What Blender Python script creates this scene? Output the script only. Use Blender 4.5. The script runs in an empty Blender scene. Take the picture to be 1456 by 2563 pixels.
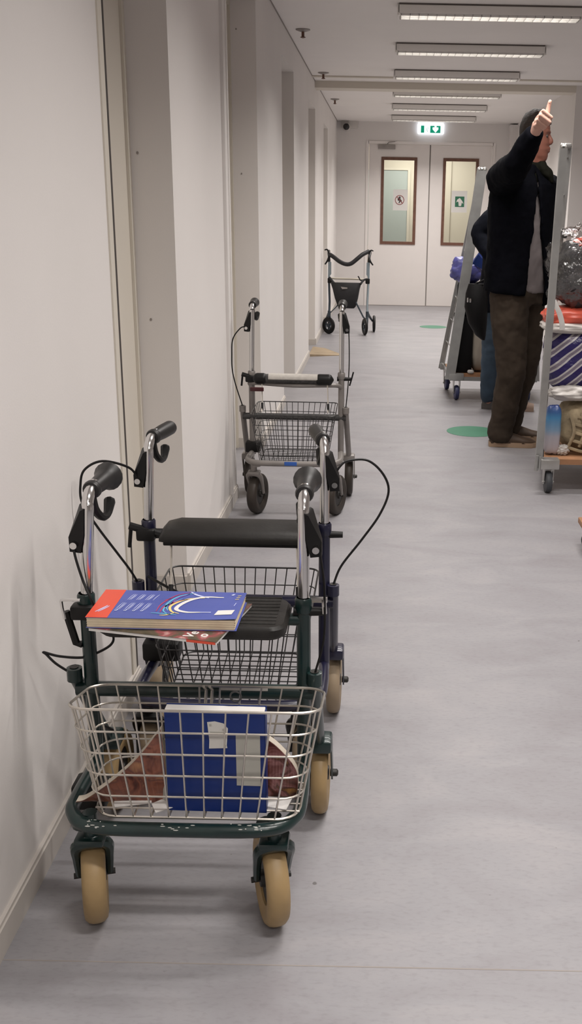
import bpy, bmesh, math, random
from mathutils import Vector, Matrix, noise
random.seed(7)
S = bpy.context.scene
COL = S.collection
PI = math.pi
# ------------------------------------------------------------ camera, world, exposure
CAM_H = 1.38
cam_d = bpy.data.cameras.new('camera'); cam = bpy.data.objects.new('camera', cam_d); COL.objects.link(cam)
cam_d.sensor_fit = 'VERTICAL'; cam_d.sensor_height = 36.0; cam_d.sensor_width = 36.0
cam_d.lens = 36.0 * 2544 / 2563
cam_d.shift_x = -(950 - 728) / 2563.0
cam_d.shift_y = 0.0
cam_d.clip_start = 0.05; cam_d.clip_end = 100
# columns: camera right, camera up, camera back (world axes)
_xr = Vector((0.99980131, 0.00564942, 0.01911631))
_dn = Vector((0.01993353, -0.28623741, -0.95795136))
_fw = Vector((5.9931e-05, 0.95814207, -0.28629315))
cam.matrix_world = Matrix(((_xr.x, -_dn.x, -_fw.x, 0), (_xr.y, -_dn.y, -_fw.y, 0), (_xr.z, -_dn.z, -_fw.z, CAM_H), (0, 0, 0, 1)))
S.camera = cam
w = bpy.data.worlds.new('world'); S.world = w; w.use_nodes = True
w.node_tree.nodes['Background'].inputs[0].default_value = (0.9, 0.92, 1.0, 1)
w.node_tree.nodes['Background'].inputs[1].default_value = 0.02
S.view_settings.view_transform = 'Standard'
try: S.view_settings.look = 'None'
except Exception: pass
S.view_settings.exposure = 1.26
S.view_settings.gamma = 1.0
LAMP_W = 9.0
LAMP_COL = (1.0, 0.955, 0.915)

# ------------------------------------------------------------ materials
MAT = {}
def mat(name, col, rough=0.5, metal=0.0, noise_amt=0.0, nscale=8.0, bump=0.0, bscale=60.0, spec=0.5, emit=None, estr=1.0, alpha=1.0, trans=0.0, coat=0.0):
    m = bpy.data.materials.new(name); m.use_nodes = True
    nt = m.node_tree; b = nt.nodes['Principled BSDF']
    b.inputs['Base Color'].default_value = (*col, 1); b.inputs['Roughness'].default_value = rough
    b.inputs['Metallic'].default_value = metal; b.inputs['Specular IOR Level'].default_value = spec
    b.inputs['Alpha'].default_value = alpha
    b.inputs['Transmission Weight'].default_value = trans
    b.inputs['Coat Weight'].default_value = coat
    tc = nt.nodes.new('ShaderNodeTexCoord')
    if noise_amt > 0:
        n = nt.nodes.new('ShaderNodeTexNoise'); n.inputs['Scale'].default_value = nscale; n.inputs['Detail'].default_value = 5
        nt.links.new(tc.outputs['Object'], n.inputs['Vector'])
        r = nt.nodes.new('ShaderNodeValToRGB')
        r.color_ramp.elements[0].position = 0.3; r.color_ramp.elements[1].position = 0.7
        r.color_ramp.elements[0].color = (*[c * (1 - noise_amt) for c in col], 1)
        r.color_ramp.elements[1].color = (*[min(1, c * (1 + noise_amt)) for c in col], 1)
        nt.links.new(n.outputs['Fac'], r.inputs['Fac']); nt.links.new(r.outputs['Color'], b.inputs['Base Color'])
    if bump > 0:
        n2 = nt.nodes.new('ShaderNodeTexNoise'); n2.inputs['Scale'].default_value = bscale; n2.inputs['Detail'].default_value = 4
        nt.links.new(tc.outputs['Object'], n2.inputs['Vector'])
        bp = nt.nodes.new('ShaderNodeBump'); bp.inputs['Strength'].default_value = bump; bp.inputs['Distance'].default_value = 0.004
        nt.links.new(n2.outputs['Fac'], bp.inputs['Height']); nt.links.new(bp.outputs['Normal'], b.inputs['Normal'])
    if emit:
        b.inputs['Emission Color'].default_value = (*emit, 1); b.inputs['Emission Strength'].default_value = estr
    MAT[name] = m
    return m

mat('wall_paint', (0.76, 0.725, 0.70), 0.75, noise_amt=0.02, nscale=2.0, bump=0.05, bscale=200)
mat('ceiling_paint', (0.86, 0.825, 0.80), 0.85, noise_amt=0.015, nscale=3.0)
mat('cream_paint', (0.66, 0.61, 0.53), 0.5)
mat('door_paint', (0.83, 0.785, 0.755), 0.45, noise_amt=0.01)
mat('skirting', (0.56, 0.52, 0.48), 0.55, noise_amt=0.04)
mat('dark_gap', (0.05, 0.04, 0.035), 0.8)
mat('dark_seam', (0.30, 0.27, 0.25), 0.8)
mat('window_wood', (0.16, 0.075, 0.05), 0.5, noise_amt=0.15, nscale=20)
mat('oak_threshold', (0.33, 0.25, 0.16), 0.6, noise_amt=0.15, nscale=12)
mat('green_decal', (0.055, 0.185, 0.115), 0.6, noise_amt=0.06)
mat('chrome', (0.72, 0.71, 0.70), 0.16, 1.0)
mat('chrome_worn', (0.55, 0.53, 0.50), 0.3, 1.0, noise_amt=0.12, nscale=30)
mat('wire_steel', (0.62, 0.58, 0.52), 0.35, 0.85, noise_amt=0.12, nscale=25)
mat('wire_black', (0.028, 0.026, 0.026), 0.4)
mat('green_paint', (0.006, 0.022, 0.021), 0.34, noise_amt=0.25, nscale=15, coat=0.3)
mat('navy_paint', (0.009, 0.009, 0.030), 0.34, noise_amt=0.15, nscale=15, coat=0.3)
mat('grey_paint', (0.25, 0.23, 0.215), 0.42, 0.3, noise_amt=0.1, nscale=12)
mat('black_plastic', (0.0075, 0.007, 0.007), 0.45, noise_amt=0.1, spec=0.3)
mat('grip_rubber', (0.022, 0.021, 0.021), 0.40, spec=0.4, noise_amt=0.1)
mat('pad_rubber', (0.016, 0.0145, 0.013), 0.45, spec=0.35, noise_amt=0.12, nscale=40, bump=0.1, bscale=150)
mat('tan_rubber', (0.36, 0.245, 0.115), 0.5, noise_amt=0.14, nscale=14)
mat('tan_rubber_dusty', (0.31, 0.235, 0.155), 0.6, noise_amt=0.14, nscale=14)
mat('brown_rubber', (0.032, 0.024, 0.018), 0.55, noise_amt=0.25, nscale=9)
mat('hub_dark', (0.02, 0.018, 0.016), 0.5)
mat('hub_bone', (0.30, 0.26, 0.20), 0.5)
mat('scuff', (0.5, 0.5, 0.47), 0.6)
mat('foam_pad', (0.055, 0.053, 0.052), 0.8, noise_amt=0.4, nscale=90, bump=0.5, bscale=220)
mat('towel', (0.50, 0.47, 0.43), 0.8, noise_amt=0.1, nscale=60)
mat('sticker_white', (0.62, 0.60, 0.56), 0.6, noise_amt=0.05)
mat('sticker_blue', (0.03, 0.11, 0.42), 0.5)
mat('reflector_red', (0.05, 0.006, 0.008), 0.4)
mat('book_blue', (0.070, 0.098, 0.36), 0.28, noise_amt=0.06, nscale=9)
mat('book_orange', (0.70, 0.075, 0.035), 0.3)
mat('page_cream', (0.52, 0.46, 0.38), 0.75, noise_amt=0.06, nscale=30)
mat('book_pages', (0.62, 0.52, 0.38), 0.8, noise_amt=0.08, nscale=40)
mat('paper_white', (0.72, 0.70, 0.67), 0.6)
mat('ink_pale', (0.52, 0.56, 0.80), 0.5)
mat('ink_cyan', (0.12, 0.42, 0.60), 0.5)
mat('ink_red', (0.45, 0.04, 0.10), 0.5)
mat('ink_yellow', (0.75, 0.60, 0.22), 0.5)
mat('ink_purple', (0.20, 0.07, 0.35), 0.5)
mat('binder_blue', (0.003, 0.022, 0.15), 0.38)
mat('label_grey', (0.40, 0.39, 0.35), 0.6, noise_amt=0.03)
mat('lamp_white', (0.80, 0.77, 0.74), 0.4)
mat('lamp_shadow', (0.16, 0.14, 0.13), 0.8)
mat('louvre_metal', (0.75, 0.74, 0.72), 0.3, 0.9)
mat('tube_glow', (1, 1, 1), 0.5, emit=(1.0, 0.95, 0.9), estr=1.6)
mat('brushed_grey', (0.33, 0.30, 0.28), 0.5, 0.2)
mat('camera_white', (0.6, 0.57, 0.54), 0.5)
mat('dome_black', (0.02, 0.018, 0.018), 0.1)
mat('cage_steel', (0.36, 0.36, 0.35), 0.45, 0.6, noise_amt=0.12, nscale=10)
mat('cage_zinc', (0.48, 0.47, 0.45), 0.35, 0.8, noise_amt=0.15, nscale=14)
mat('plywood', (0.34, 0.17, 0.085), 0.6, noise_amt=0.2, nscale=12)
mat('tyre_grey', (0.05, 0.053, 0.06), 0.55)
mat('tyre_blue', (0.03, 0.035, 0.10), 0.5)
mat('skin', (0.52, 0.26, 0.19), 0.5, noise_amt=0.08, nscale=14)
mat('skin_ruddy', (0.40, 0.165, 0.115), 0.5, noise_amt=0.10, nscale=14)
mat('nail', (0.70, 0.42, 0.34), 0.35)
mat('hair_brown', (0.018, 0.012, 0.009), 0.7, spec=0.2, noise_amt=0.4, nscale=60, bump=0.8, bscale=90)
mat('eye_shaded', (0.10, 0.08, 0.07), 0.3)  # eyeball colour darkened to paint in the shadow of the brow
mat('jacket_navy', (0.0022, 0.0024, 0.0042), 0.85, spec=0.06, noise_amt=0.25, nscale=10, bump=0.2, bscale=40)
mat('collar_dark', (0.009, 0.009, 0.006), 0.85, spec=0.1, noise_amt=0.3, nscale=20, bump=0.3)
mat('shirt_grey', (0.19, 0.165, 0.165), 0.85, noise_amt=0.08, nscale=10, bump=0.2, bscale=30)
mat('trouser_brown', (0.046, 0.034, 0.025), 0.85, spec=0.15, noise_amt=0.22, nscale=7, bump=0.25, bscale=18)
mat('shoe_brown', (0.050, 0.027, 0.014), 0.55, noise_amt=0.2)
mat('shoe_sole', (0.34, 0.23, 0.15), 0.7)
mat('jeans', (0.035, 0.058, 0.088), 0.85, noise_amt=0.25, nscale=9, bump=0.2)
mat('shoe_grey', (0.10, 0.09, 0.085), 0.7)
mat('shoe_tan', (0.30, 0.21, 0.16), 0.65)
mat('coat_dark', (0.0035, 0.0042, 0.0075), 0.8, spec=0.08, noise_amt=0.2, nscale=9, bump=0.2, bscale=30)
mat('bag_black', (0.0025, 0.0022, 0.0025), 0.6, spec=0.2, bump=0.2)
mat('bag_blue', (0.09, 0.09, 0.30), 0.35, noise_amt=0.35, nscale=9, bump=0.6, bscale=18)
mat('bag_orange', (0.62, 0.10, 0.06), 0.35, noise_amt=0.15, nscale=9)
mat('bag_white', (0.52, 0.49, 0.46), 0.4, noise_amt=0.05, bump=0.3, bscale=25)
mat('bag_beige', (0.33, 0.29, 0.24), 0.7, noise_amt=0.1)
mat('stripe_dark', (0.09, 0.07, 0.065), 0.7)
mat('wicker', (0.34, 0.27, 0.17), 0.75, noise_amt=0.35, nscale=16, bump=0.8, bscale=30)
mat('dark_cloth', (0.022, 0.023, 0.026), 0.7, noise_amt=0.3, nscale=8, bump=0.4, bscale=14)
mat('exit_white', (1, 1, 1), 0.5, emit=(0.82, 0.90, 1.0), estr=0.8)
mat('exit_green', (0.0, 0.25, 0.15), 0.5, emit=(0.0, 0.22, 0.12), estr=0.35)
mat('sign_green', (0.03, 0.15, 0.085), 0.5)
mat('sign_red', (0.30, 0.08, 0.08), 0.5)
mat('sign_ink', (0.05, 0.045, 0.045), 0.5)
mat('pane_frost', (0.36, 0.40, 0.38), 0.35)
mat('beyond_wall', (0.58, 0.53, 0.44), 0.8)
mat('tote_fabric', (0.007, 0.0065, 0.008), 0.6, noise_amt=0.4, nscale=14, bump=0.4, bscale=20)
mat('frame_iceblue', (0.26, 0.31, 0.34), 0.35, 0.5)
mat('frame_dark', (0.05, 0.065, 0.08), 0.4, 0.4)

def glass_mat(name, tint, mix):
    m = bpy.data.materials.new(name); m.use_nodes = True; nt = m.node_tree
    for n in list(nt.nodes): nt.nodes.remove(n)
    o = nt.nodes.new('ShaderNodeOutputMaterial'); mx = nt.nodes.new('ShaderNodeMixShader')
    t = nt.nodes.new('ShaderNodeBsdfTransparent'); g = nt.nodes.new('ShaderNodeBsdfGlossy')
    t.inputs[0].default_value = (*tint, 1); g.inputs['Roughness'].default_value = 0.12
    mx.inputs[0].default_value = mix
    nt.links.new(t.outputs[0], mx.inputs[1]); nt.links.new(g.outputs[0], mx.inputs[2]); nt.links.new(mx.outputs[0], o.inputs[0])
    MAT[name] = m
glass_mat('glass', (0.95, 0.97, 0.95), 0.08)
glass_mat('clear_plastic', (0.90, 0.88, 0.87), 0.14)
# crinkled film: bump on the gloss
_nt = MAT['clear_plastic'].node_tree
_n = _nt.nodes.new('ShaderNodeTexNoise'); _n.inputs['Scale'].default_value = 12; _n.inputs['Detail'].default_value = 3
_b = _nt.nodes.new('ShaderNodeBump'); _b.inputs['Strength'].default_value = 0.9; _b.inputs['Distance'].default_value = 0.02
_nt.links.new(_n.outputs['Fac'], _b.inputs['Height'])
for _x in _nt.nodes:
    if _x.type == 'BSDF_GLOSSY': _nt.links.new(_b.outputs['Normal'], _x.inputs['Normal'])

def floor_mat():
    m = bpy.data.materials.new('linoleum'); m.use_nodes = True; nt = m.node_tree; b = nt.nodes['Principled BSDF']
    tc = nt.nodes.new('ShaderNodeTexCoord')
    mp = nt.nodes.new('ShaderNodeMapping'); mp.inputs['Scale'].default_value = (1.0, 2.2, 1.0)
    nt.links.new(tc.outputs['Object'], mp.inputs['Vector'])
    n1 = nt.nodes.new('ShaderNodeTexNoise'); n1.inputs['Scale'].default_value = 2.6; n1.inputs['Detail'].default_value = 9; n1.inputs['Roughness'].default_value = 0.62
    n1.inputs['Distortion'].default_value = 0.6
    nt.links.new(mp.outputs[0], n1.inputs['Vector'])
    r = nt.nodes.new('ShaderNodeValToRGB'); e = r.color_ramp.elements
    e[0].position = 0.33; e[0].color = (0.258, 0.245, 0.258, 1)
    e[1].position = 0.68; e[1].color = (0.322, 0.308, 0.318, 1)
    x = e.new(0.5); x.color = (0.286, 0.278, 0.292, 1)
    nt.links.new(n1.outputs['Fac'], r.inputs['Fac'])
    n2 = nt.nodes.new('ShaderNodeTexNoise'); n2.inputs['Scale'].default_value = 55; n2.inputs['Detail'].default_value = 3
    nt.links.new(mp.outputs[0], n2.inputs['Vector'])
    r2 = nt.nodes.new('ShaderNodeValToRGB'); r2.color_ramp.elements[0].position = 0.25; r2.color_ramp.elements[0].color = (0.80, 0.79, 0.79, 1)
    r2.color_ramp.elements[1].position = 0.5; r2.color_ramp.elements[1].color = (1, 1, 1, 1)
    nt.links.new(n2.outputs['Fac'], r2.inputs['Fac'])
    mx = nt.nodes.new('ShaderNodeMixRGB'); mx.blend_type = 'MULTIPLY'; mx.inputs[0].default_value = 0.6
    nt.links.new(r.outputs[0], mx.inputs[1]); nt.links.new(r2.outputs[0], mx.inputs[2])
    # sparse dark specks
    v = nt.nodes.new('ShaderNodeTexNoise'); v.inputs['Scale'].default_value = 30; v.inputs['Detail'].default_value = 1
    nt.links.new(tc.outputs['Object'], v.inputs['Vector'])
    r3 = nt.nodes.new('ShaderNodeValToRGB'); r3.color_ramp.elements[0].position = 0.17; r3.color_ramp.elements[0].color = (0.5, 0.48, 0.46, 1)
    r3.color_ramp.elements[1].position = 0.2; r3.color_ramp.elements[1].color = (1, 1, 1, 1)
    nt.links.new(v.outputs['Fac'], r3.inputs['Fac'])
    mx2 = nt.nodes.new('ShaderNodeMixRGB'); mx2.blend_type = 'MULTIPLY'; mx2.inputs[0].default_value = 1
    nt.links.new(mx.outputs[0], mx2.inputs[1]); nt.links.new(r3.outputs[0], mx2.inputs[2])
    nt.links.new(mx2.outputs[0], b.inputs['Base Color'])
    b.inputs['Roughness'].default_value = 0.42; b.inputs['Specular IOR Level'].default_value = 0.35
    bp = nt.nodes.new('ShaderNodeBump'); bp.inputs['Strength'].default_value = 0.08; bp.inputs['Distance'].default_value = 0.003
    nt.links.new(n2.outputs['Fac'], bp.inputs['Height']); nt.links.new(bp.outputs[0], b.inputs['Normal'])
    MAT['linoleum'] = m
floor_mat()

def picture_mat(name, cols, scale, seed):
    """printed photograph: blotches of several inks"""
    m = bpy.data.materials.new(name); m.use_nodes = True; nt = m.node_tree; b = nt.nodes['Principled BSDF']
    tc = nt.nodes.new('ShaderNodeTexCoord'); mp = nt.nodes.new('ShaderNodeMapping'); mp.inputs['Location'].default_value = (seed, seed * 2, seed)
    nt.links.new(tc.outputs['Object'], mp.inputs['Vector'])
    n = nt.nodes.new('ShaderNodeTexNoise'); n.inputs['Scale'].default_value = scale; n.inputs['Detail'].default_value = 3; n.inputs['Distortion'].default_value = 1.0
    nt.links.new(mp.outputs[0], n.inputs['Vector'])
    r = nt.nodes.new('ShaderNodeValToRGB'); r.color_ramp.interpolation = 'LINEAR'
    k = len(cols); e = r.color_ramp.elements
    e[0].position = 0.3; e[0].color = (*cols[0], 1); e[1].position = 0.7; e[1].color = (*cols[-1], 1)
    for i in range(1, k - 1):
        x = e.new(0.3 + 0.4 * i / (k - 1)); x.color = (*cols[i], 1)
    nt.links.new(n.outputs['Fac'], r.inputs['Fac']); nt.links.new(r.outputs[0], b.inputs['Base Color'])
    b.inputs['Roughness'].default_value = 0.3
    MAT[name] = m
picture_mat('print_flowers', [(0.03, 0.025, 0.018), (0.075, 0.065, 0.04), (0.11, 0.08, 0.055), (0.30, 0.07, 0.08), (0.50, 0.30, 0.28)], 26, 3)
picture_mat('print_food', [(0.03, 0.015, 0.012), (0.12, 0.035, 0.025), (0.28, 0.10, 0.06), (0.16, 0.06, 0.045), (0.42, 0.20, 0.09)], 17, 9)
picture_mat('print_pink', [(0.05, 0.02, 0.015), (0.16, 0.05, 0.035), (0.35, 0.16, 0.15), (0.10, 0.04, 0.03), (0.40, 0.20, 0.06)], 22, 5)

def stripes_mat():
    m = bpy.data.materials.new('bag_stripes'); m.use_nodes = True; nt = m.node_tree; b = nt.nodes['Principled BSDF']
    tc = nt.nodes.new('ShaderNodeTexCoord'); mp = nt.nodes.new('ShaderNodeMapping')
    mp.inputs['Rotation'].default_value = (0, math.radians(-48), 0)
    nt.links.new(tc.outputs['Object'], mp.inputs['Vector'])
    wv = nt.nodes.new('ShaderNodeTexWave'); wv.wave_type = 'BANDS'; wv.bands_direction = 'X'; wv.inputs['Scale'].default_value = 5.2; wv.inputs['Distortion'].default_value = 0.8; wv.inputs['Detail'].default_value = 0.5
    nt.links.new(mp.outputs[0], wv.inputs['Vector'])
    r = nt.nodes.new('ShaderNodeValToRGB'); r.color_ramp.interpolation = 'CONSTANT'
    r.color_ramp.elements[0].color = (0.018, 0.010, 0.10, 1); r.color_ramp.elements[1].position = 0.5; r.color_ramp.elements[1].color = (0.50, 0.48, 0.48, 1)
    x = r.color_ramp.elements.new(0.88); x.color = (0.20, 0.17, 0.22, 1)
    nt.links.new(wv.outputs['Fac'], r.inputs['Fac']); nt.links.new(r.outputs[0], b.inputs['Base Color'])
    b.inputs['Roughness'].default_value = 0.35
    n = nt.nodes.new('ShaderNodeTexNoise'); n.inputs['Scale'].default_value = 14; bp = nt.nodes.new('ShaderNodeBump'); bp.inputs['Strength'].default_value = 0.5; bp.inputs['Distance'].default_value = 0.015
    nt.links.new(n.outputs['Fac'], bp.inputs['Height']); nt.links.new(bp.outputs[0], b.inputs['Normal'])
    MAT['bag_stripes'] = m
stripes_mat()
def gradient_mat():
    m = bpy.data.materials.new('pack_print'); m.use_nodes = True; nt = m.node_tree; b = nt.nodes['Principled BSDF']
    tc = nt.nodes.new('ShaderNodeTexCoord'); sp = nt.nodes.new('ShaderNodeSeparateXYZ'); nt.links.new(tc.outputs['Generated'], sp.inputs[0])
    r = nt.nodes.new('ShaderNodeValToRGB'); e = r.color_ramp.elements
    e[0].position = 0.0; e[0].color = (0.42, 0.36, 0.37, 1); e[1].position = 1.0; e[1].color = (0.02, 0.03, 0.13, 1)
    for p, c in ((0.38, (0.36, 0.34, 0.38)), (0.5, (0.20, 0.30, 0.42)), (0.75, (0.06, 0.22, 0.42)), (0.86, (0.035, 0.10, 0.26))):
        x = e.new(p); x.color = (*c, 1)
    nt.links.new(sp.outputs[2], r.inputs['Fac']); nt.links.new(r.outputs[0], b.inputs['Base Color']); b.inputs['Roughness'].default_value = 0.35
    MAT['pack_print'] = m
gradient_mat()

# ------------------------------------------------------------ mesh helpers
def catmull(pts, n=6, closed=False):
    P = [Vector(p) for p in pts]; out = []
    N = len(P)
    if N < 3: return P
    rng = range(N if closed else N - 1)
    for i in rng:
        if closed: p0, p1, p2, p3 = P[(i - 1) % N], P[i], P[(i + 1) % N], P[(i + 2) % N]
        else:
            p1, p2 = P[i], P[i + 1]
            p0 = P[i - 1] if i > 0 else p1 * 2 - p2
            p3 = P[i + 2] if i + 2 < N else p2 * 2 - p1
        for k in range(n):
            t = k / n
            out.append(0.5 * ((2 * p1) + (-p0 + p2) * t + (2 * p0 - 5 * p1 + 4 * p2 - p3) * t * t + (-p0 + 3 * p1 - 3 * p2 + p3) * t ** 3))
    if not closed: out.append(P[-1])
    return out

class MB:
    def __init__(s): s.v = []; s.f = []; s.fm = []; s.mi = 0; s.M = Matrix.Identity(4)
    def at(s, loc=(0, 0, 0), rot=(0, 0, 0)):
        from mathutils import Euler
        s.M = Matrix.Translation(Vector(loc)) @ Euler(rot).to_matrix().to_4x4(); return s
    def add(s, vs, fs):
        o = len(s.v); s.v += [s.M @ Vector(v) for v in vs]
        for f in fs: s.f.append([o + i for i in f]); s.fm.append(s.mi)
    def box(s, c, d, bev=0.0):
        x, y, z = c; a, b, e = d[0] / 2, d[1] / 2, d[2] / 2
        if bev <= 0:
            vs = [(x + i * a, y + j * b, z + k * e) for i in (-1, 1) for j in (-1, 1) for k in (-1, 1)]
            s.add(vs, [(0, 1, 3, 2), (4, 6, 7, 5), (0, 4, 5, 1), (2, 3, 7, 6), (0, 2, 6, 4), (1, 5, 7, 3)]); return s
        bm = bmesh.new(); bmesh.ops.create_cube(bm, size=1)
        for v in bm.verts: v.co = Vector((v.co.x * d[0], v.co.y * d[1], v.co.z * d[2]))
        bmesh.ops.bevel(bm, geom=bm.edges[:], offset=bev, segments=2, affect='EDGES', profile=0.5)
        bm.verts.index_update()
        s.add([(v.co.x + x, v.co.y + y, v.co.z + z) for v in bm.verts], [[v.index for v in f.verts] for f in bm.faces]); bm.free(); return s
    def box2(s, a, b, bev=0.0):
        return s.box([(a[i] + b[i]) / 2 for i in range(3)], [abs(b[i] - a[i]) for i in range(3)], bev)
    def loft(s, rings, caps=True, closed=False):
        n = len(rings[0]); vs = [p for r in rings for p in r]; fs = []
        m = len(rings)
        for i in range(m if closed else m - 1):
            j = (i + 1) % m
            for k in range(n):
                l = (k + 1) % n
                fs.append((i * n + k, i * n + l, j * n + l, j * n + k))
        if caps and not closed:
            fs.append(list(range(n))[::-1]); fs.append([(m - 1) * n + k for k in range(n)])
        s.add(vs, fs); return s
    def tube(s, pts, r, seg=10, smooth=0, closed=False, round_ends=False, flat=1.0):
        P = catmull(pts, smooth, closed) if smooth else [Vector(p) for p in pts]
        if isinstance(r, (list, tuple)):
            R = list(r)
            if smooth:
                R2 = []
                for i in range(len(r) - 1):
                    for k in range(smooth): t = k / smooth; R2.append(r[i] * (1 - t) + r[i + 1] * t)
                R2.append(r[-1]); R = R2
        else: R = [r] * len(P)
        n = len(P); T = []
        for i in range(n):
            if closed: t = P[(i + 1) % n] - P[(i - 1) % n]
            else: t = P[min(i + 1, n - 1)] - P[max(i - 1, 0)]
            if t.length < 1e-9: t = Vector((0, 0, 1))
            T.append(t.normalized())
        up = Vector((0, 0, 1)) if abs(T[0].z) < 0.9 else Vector((0, 1, 0))
        N = (up - T[0] * up.dot(T[0])).normalized(); rings = []
        prev = None
        items = list(zip(P, T, R))
        if round_ends and not closed:
            a = []
            for k in (0.0, 0.5, 0.85): a.append((P[0] - T[0] * R[0] * (1 - k) * 0.9, T[0], R[0] * math.sqrt(max(0.02, 1 - (1 - k) ** 2))))
            b = []
            for k in (0.85, 0.5, 0.0): b.append((P[-1] + T[-1] * R[-1] * (1 - k) * 0.9, T[-1], R[-1] * math.sqrt(max(0.02, 1 - (1 - k) ** 2))))
            items = a + items + b
        for p, t, rr in items:
            N = (N - t * N.dot(t))
            if N.length < 1e-6: N = Vector((1, 0, 0)) - t * t.x
            N.normalize(); B = t.cross(N)
            rings.append([p + (N * math.cos(2 * PI * k / seg) + B * math.sin(2 * PI * k / seg) * flat) * rr for k in range(seg)])
        s.loft(rings, caps=True, closed=closed); return s
    def ell(s, c, r, seg=16, rings=10, rot=None):
        R = []
        from mathutils import Euler
        E = Euler(rot).to_matrix() if rot else Matrix.Identity(3)
        for i in range(rings + 1):
            a = -PI / 2 + PI * i / rings; a = max(-PI / 2 + 0.05, min(PI / 2 - 0.05, a))
            R.append([Vector(c) + E @ Vector((r[0] * math.cos(a) * math.cos(2 * PI * k / seg), r[1] * math.cos(a) * math.sin(2 * PI * k / seg), r[2] * math.sin(a))) for k in range(seg)])
        s.loft(R); return s
    def lathe(s, prof, c, axis='x', seg=28, closed=False):
        """prof: (radius, along)"""
        R = []
        for r, a in prof:
            ring = []
            for k in range(seg):
                u, v = r * math.cos(2 * PI * k / seg), r * math.sin(2 * PI * k / seg)
                p = {'x': (a, u, v), 'y': (u, a, v), 'z': (u, v, a)}[axis]
                ring.append(Vector(p) + Vector(c))
            R.append(ring)
        s.loft(R, caps=not closed, closed=closed); return s
    def prism(s, poly, z0, z1):
        n = len(poly)
        s.loft([[(x, y, z0) for x, y in poly], [(x, y, z1) for x, y in poly]]); return s
    def quad(s, a, b, c, d): s.add([a, b, c, d], [(0, 1, 2, 3)]); return s
    def build(s, name, mats, parent=None, smooth=True, remesh=None, subd=0, angle=40, disp=None):
        me = bpy.data.meshes.new(name)
        me.from_pydata([tuple(v) for v in s.v], [], s.f)
        if isinstance(mats, str): mats = [mats]
        for m in mats: me.materials.append(MAT[m])
        for p, i in zip(me.polygons, s.fm): p.material_index = i
        bm = bmesh.new(); bm.from_mesh(me); bmesh.ops.recalc_face_normals(bm, faces=bm.faces[:])
        bm.to_mesh(me); bm.free()
        if smooth:
            for p in me.polygons: p.use_smooth = True
            if not remesh:
                try: me.set_sharp_from_angle(angle=math.radians(angle))
                except Exception: pass
        o = bpy.data.objects.new(name, me); COL.objects.link(o)
        if parent: o.parent = parent
        if remesh:
            md = o.modifiers.new('remesh', 'REMESH'); md.mode = 'VOXEL'; md.voxel_size = remesh; md.use_smooth_shade = True
            sm = o.modifiers.new('smooth', 'SMOOTH'); sm.factor = 0.5; sm.iterations = 3
            if disp:
                tx = bpy.data.textures.new(name + '_folds', 'CLOUDS'); tx.noise_scale = disp[1]
                dm = o.modifiers.new('folds', 'DISPLACE'); dm.texture = tx; dm.strength = disp[0]; dm.mid_level = 0.5
        if subd:
            sd = o.modifiers.new('subd', 'SUBSURF'); sd.levels = subd; sd.render_levels = subd
        return o

def tag(o, label=None, cat=None, group=None, kind=None):
    if label: o['label'] = label
    if cat: o['category'] = cat
    if group: o['group'] = group
    if kind: o['kind'] = kind
    return o
def empty(name, loc, rz=0.0):
    o = bpy.data.objects.new(name, None); COL.objects.link(o); o.location = loc; o.rotation_euler = (0, 0, rz); o.empty_display_size = 0.1
    return o
def struct(name, mb, mats, label=None, parent=None, smooth=False):
    o = mb.build(name, mats, parent, smooth=smooth)
    if not parent: o['kind'] = 'structure'
    if label: o['label'] = label
    return o

# ------------------------------------------------------------ the setting
LX, RX, NX = -0.71, 1.82, 3.4          # left wall, right wall of the far corridor, right wall of the near hall
CZ, YE, YB, YN = 2.55, 15.3, -3.0, 10.6
struct('floor', MB().box2((-1.2, YB - 0.2, -0.10), (NX + 0.3, YE + 2.6, 0.0)), 'linoleum', 'pale lilac grey marbled linoleum floor of the corridor')
struct('trim_1', MB().box2((LX, 1.5995, -0.0005), (NX, 1.6025, 0.0004)), 'dark_seam', 'thin straight welded seam across the linoleum nearest the camera')
struct('ceiling', MB().box2((-1.2, YB - 0.2, CZ), (NX + 0.3, YE + 2.6, CZ + 0.12)), 'ceiling_paint', 'plain off-white ceiling')

# left wall with its recessed doorways
niches = [(2.757, 3.551, 2.40, 0.145), (4.83, 5.913, 2.42, 0.145), (7.308, 8.227, 2.345, 0.145), (9.748, 10.667, 2.30, 0.145), (12.078, 12.928, 2.28, 0.145)]
wl = MB(); y = YB
for a, b, zt, dp in niches:
    wl.box2((-1.1, y, 0), (LX, a, CZ)); wl.box2((-1.1, a, zt), (LX, b, CZ)); wl.box2((-1.1, a, 0), (LX - dp - 0.05, b, zt)); y = b
wl.box2((-1.1, y, 0), (LX, YE, CZ))
struct('wall_left', wl, 'wall_paint', 'long pale wall on the left with recessed doorways')
sk = MB(); y = YB
for a, b, zt, dp in niches:
    sk.box2((LX, y, 0), (LX + 0.012, a, 0.058)); sk.box2((LX, y, 0.058), (LX + 0.008, a, 0.066)); y = b
    sk.box2((LX - dp, b - 0.012, 0), (LX, b, 0.058))
sk.box2((LX, y, 0), (LX + 0.012, YE, 0.058))
struct('baseboard_left', sk, 'skirting', 'low beige baseboard along the left wall')
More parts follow.
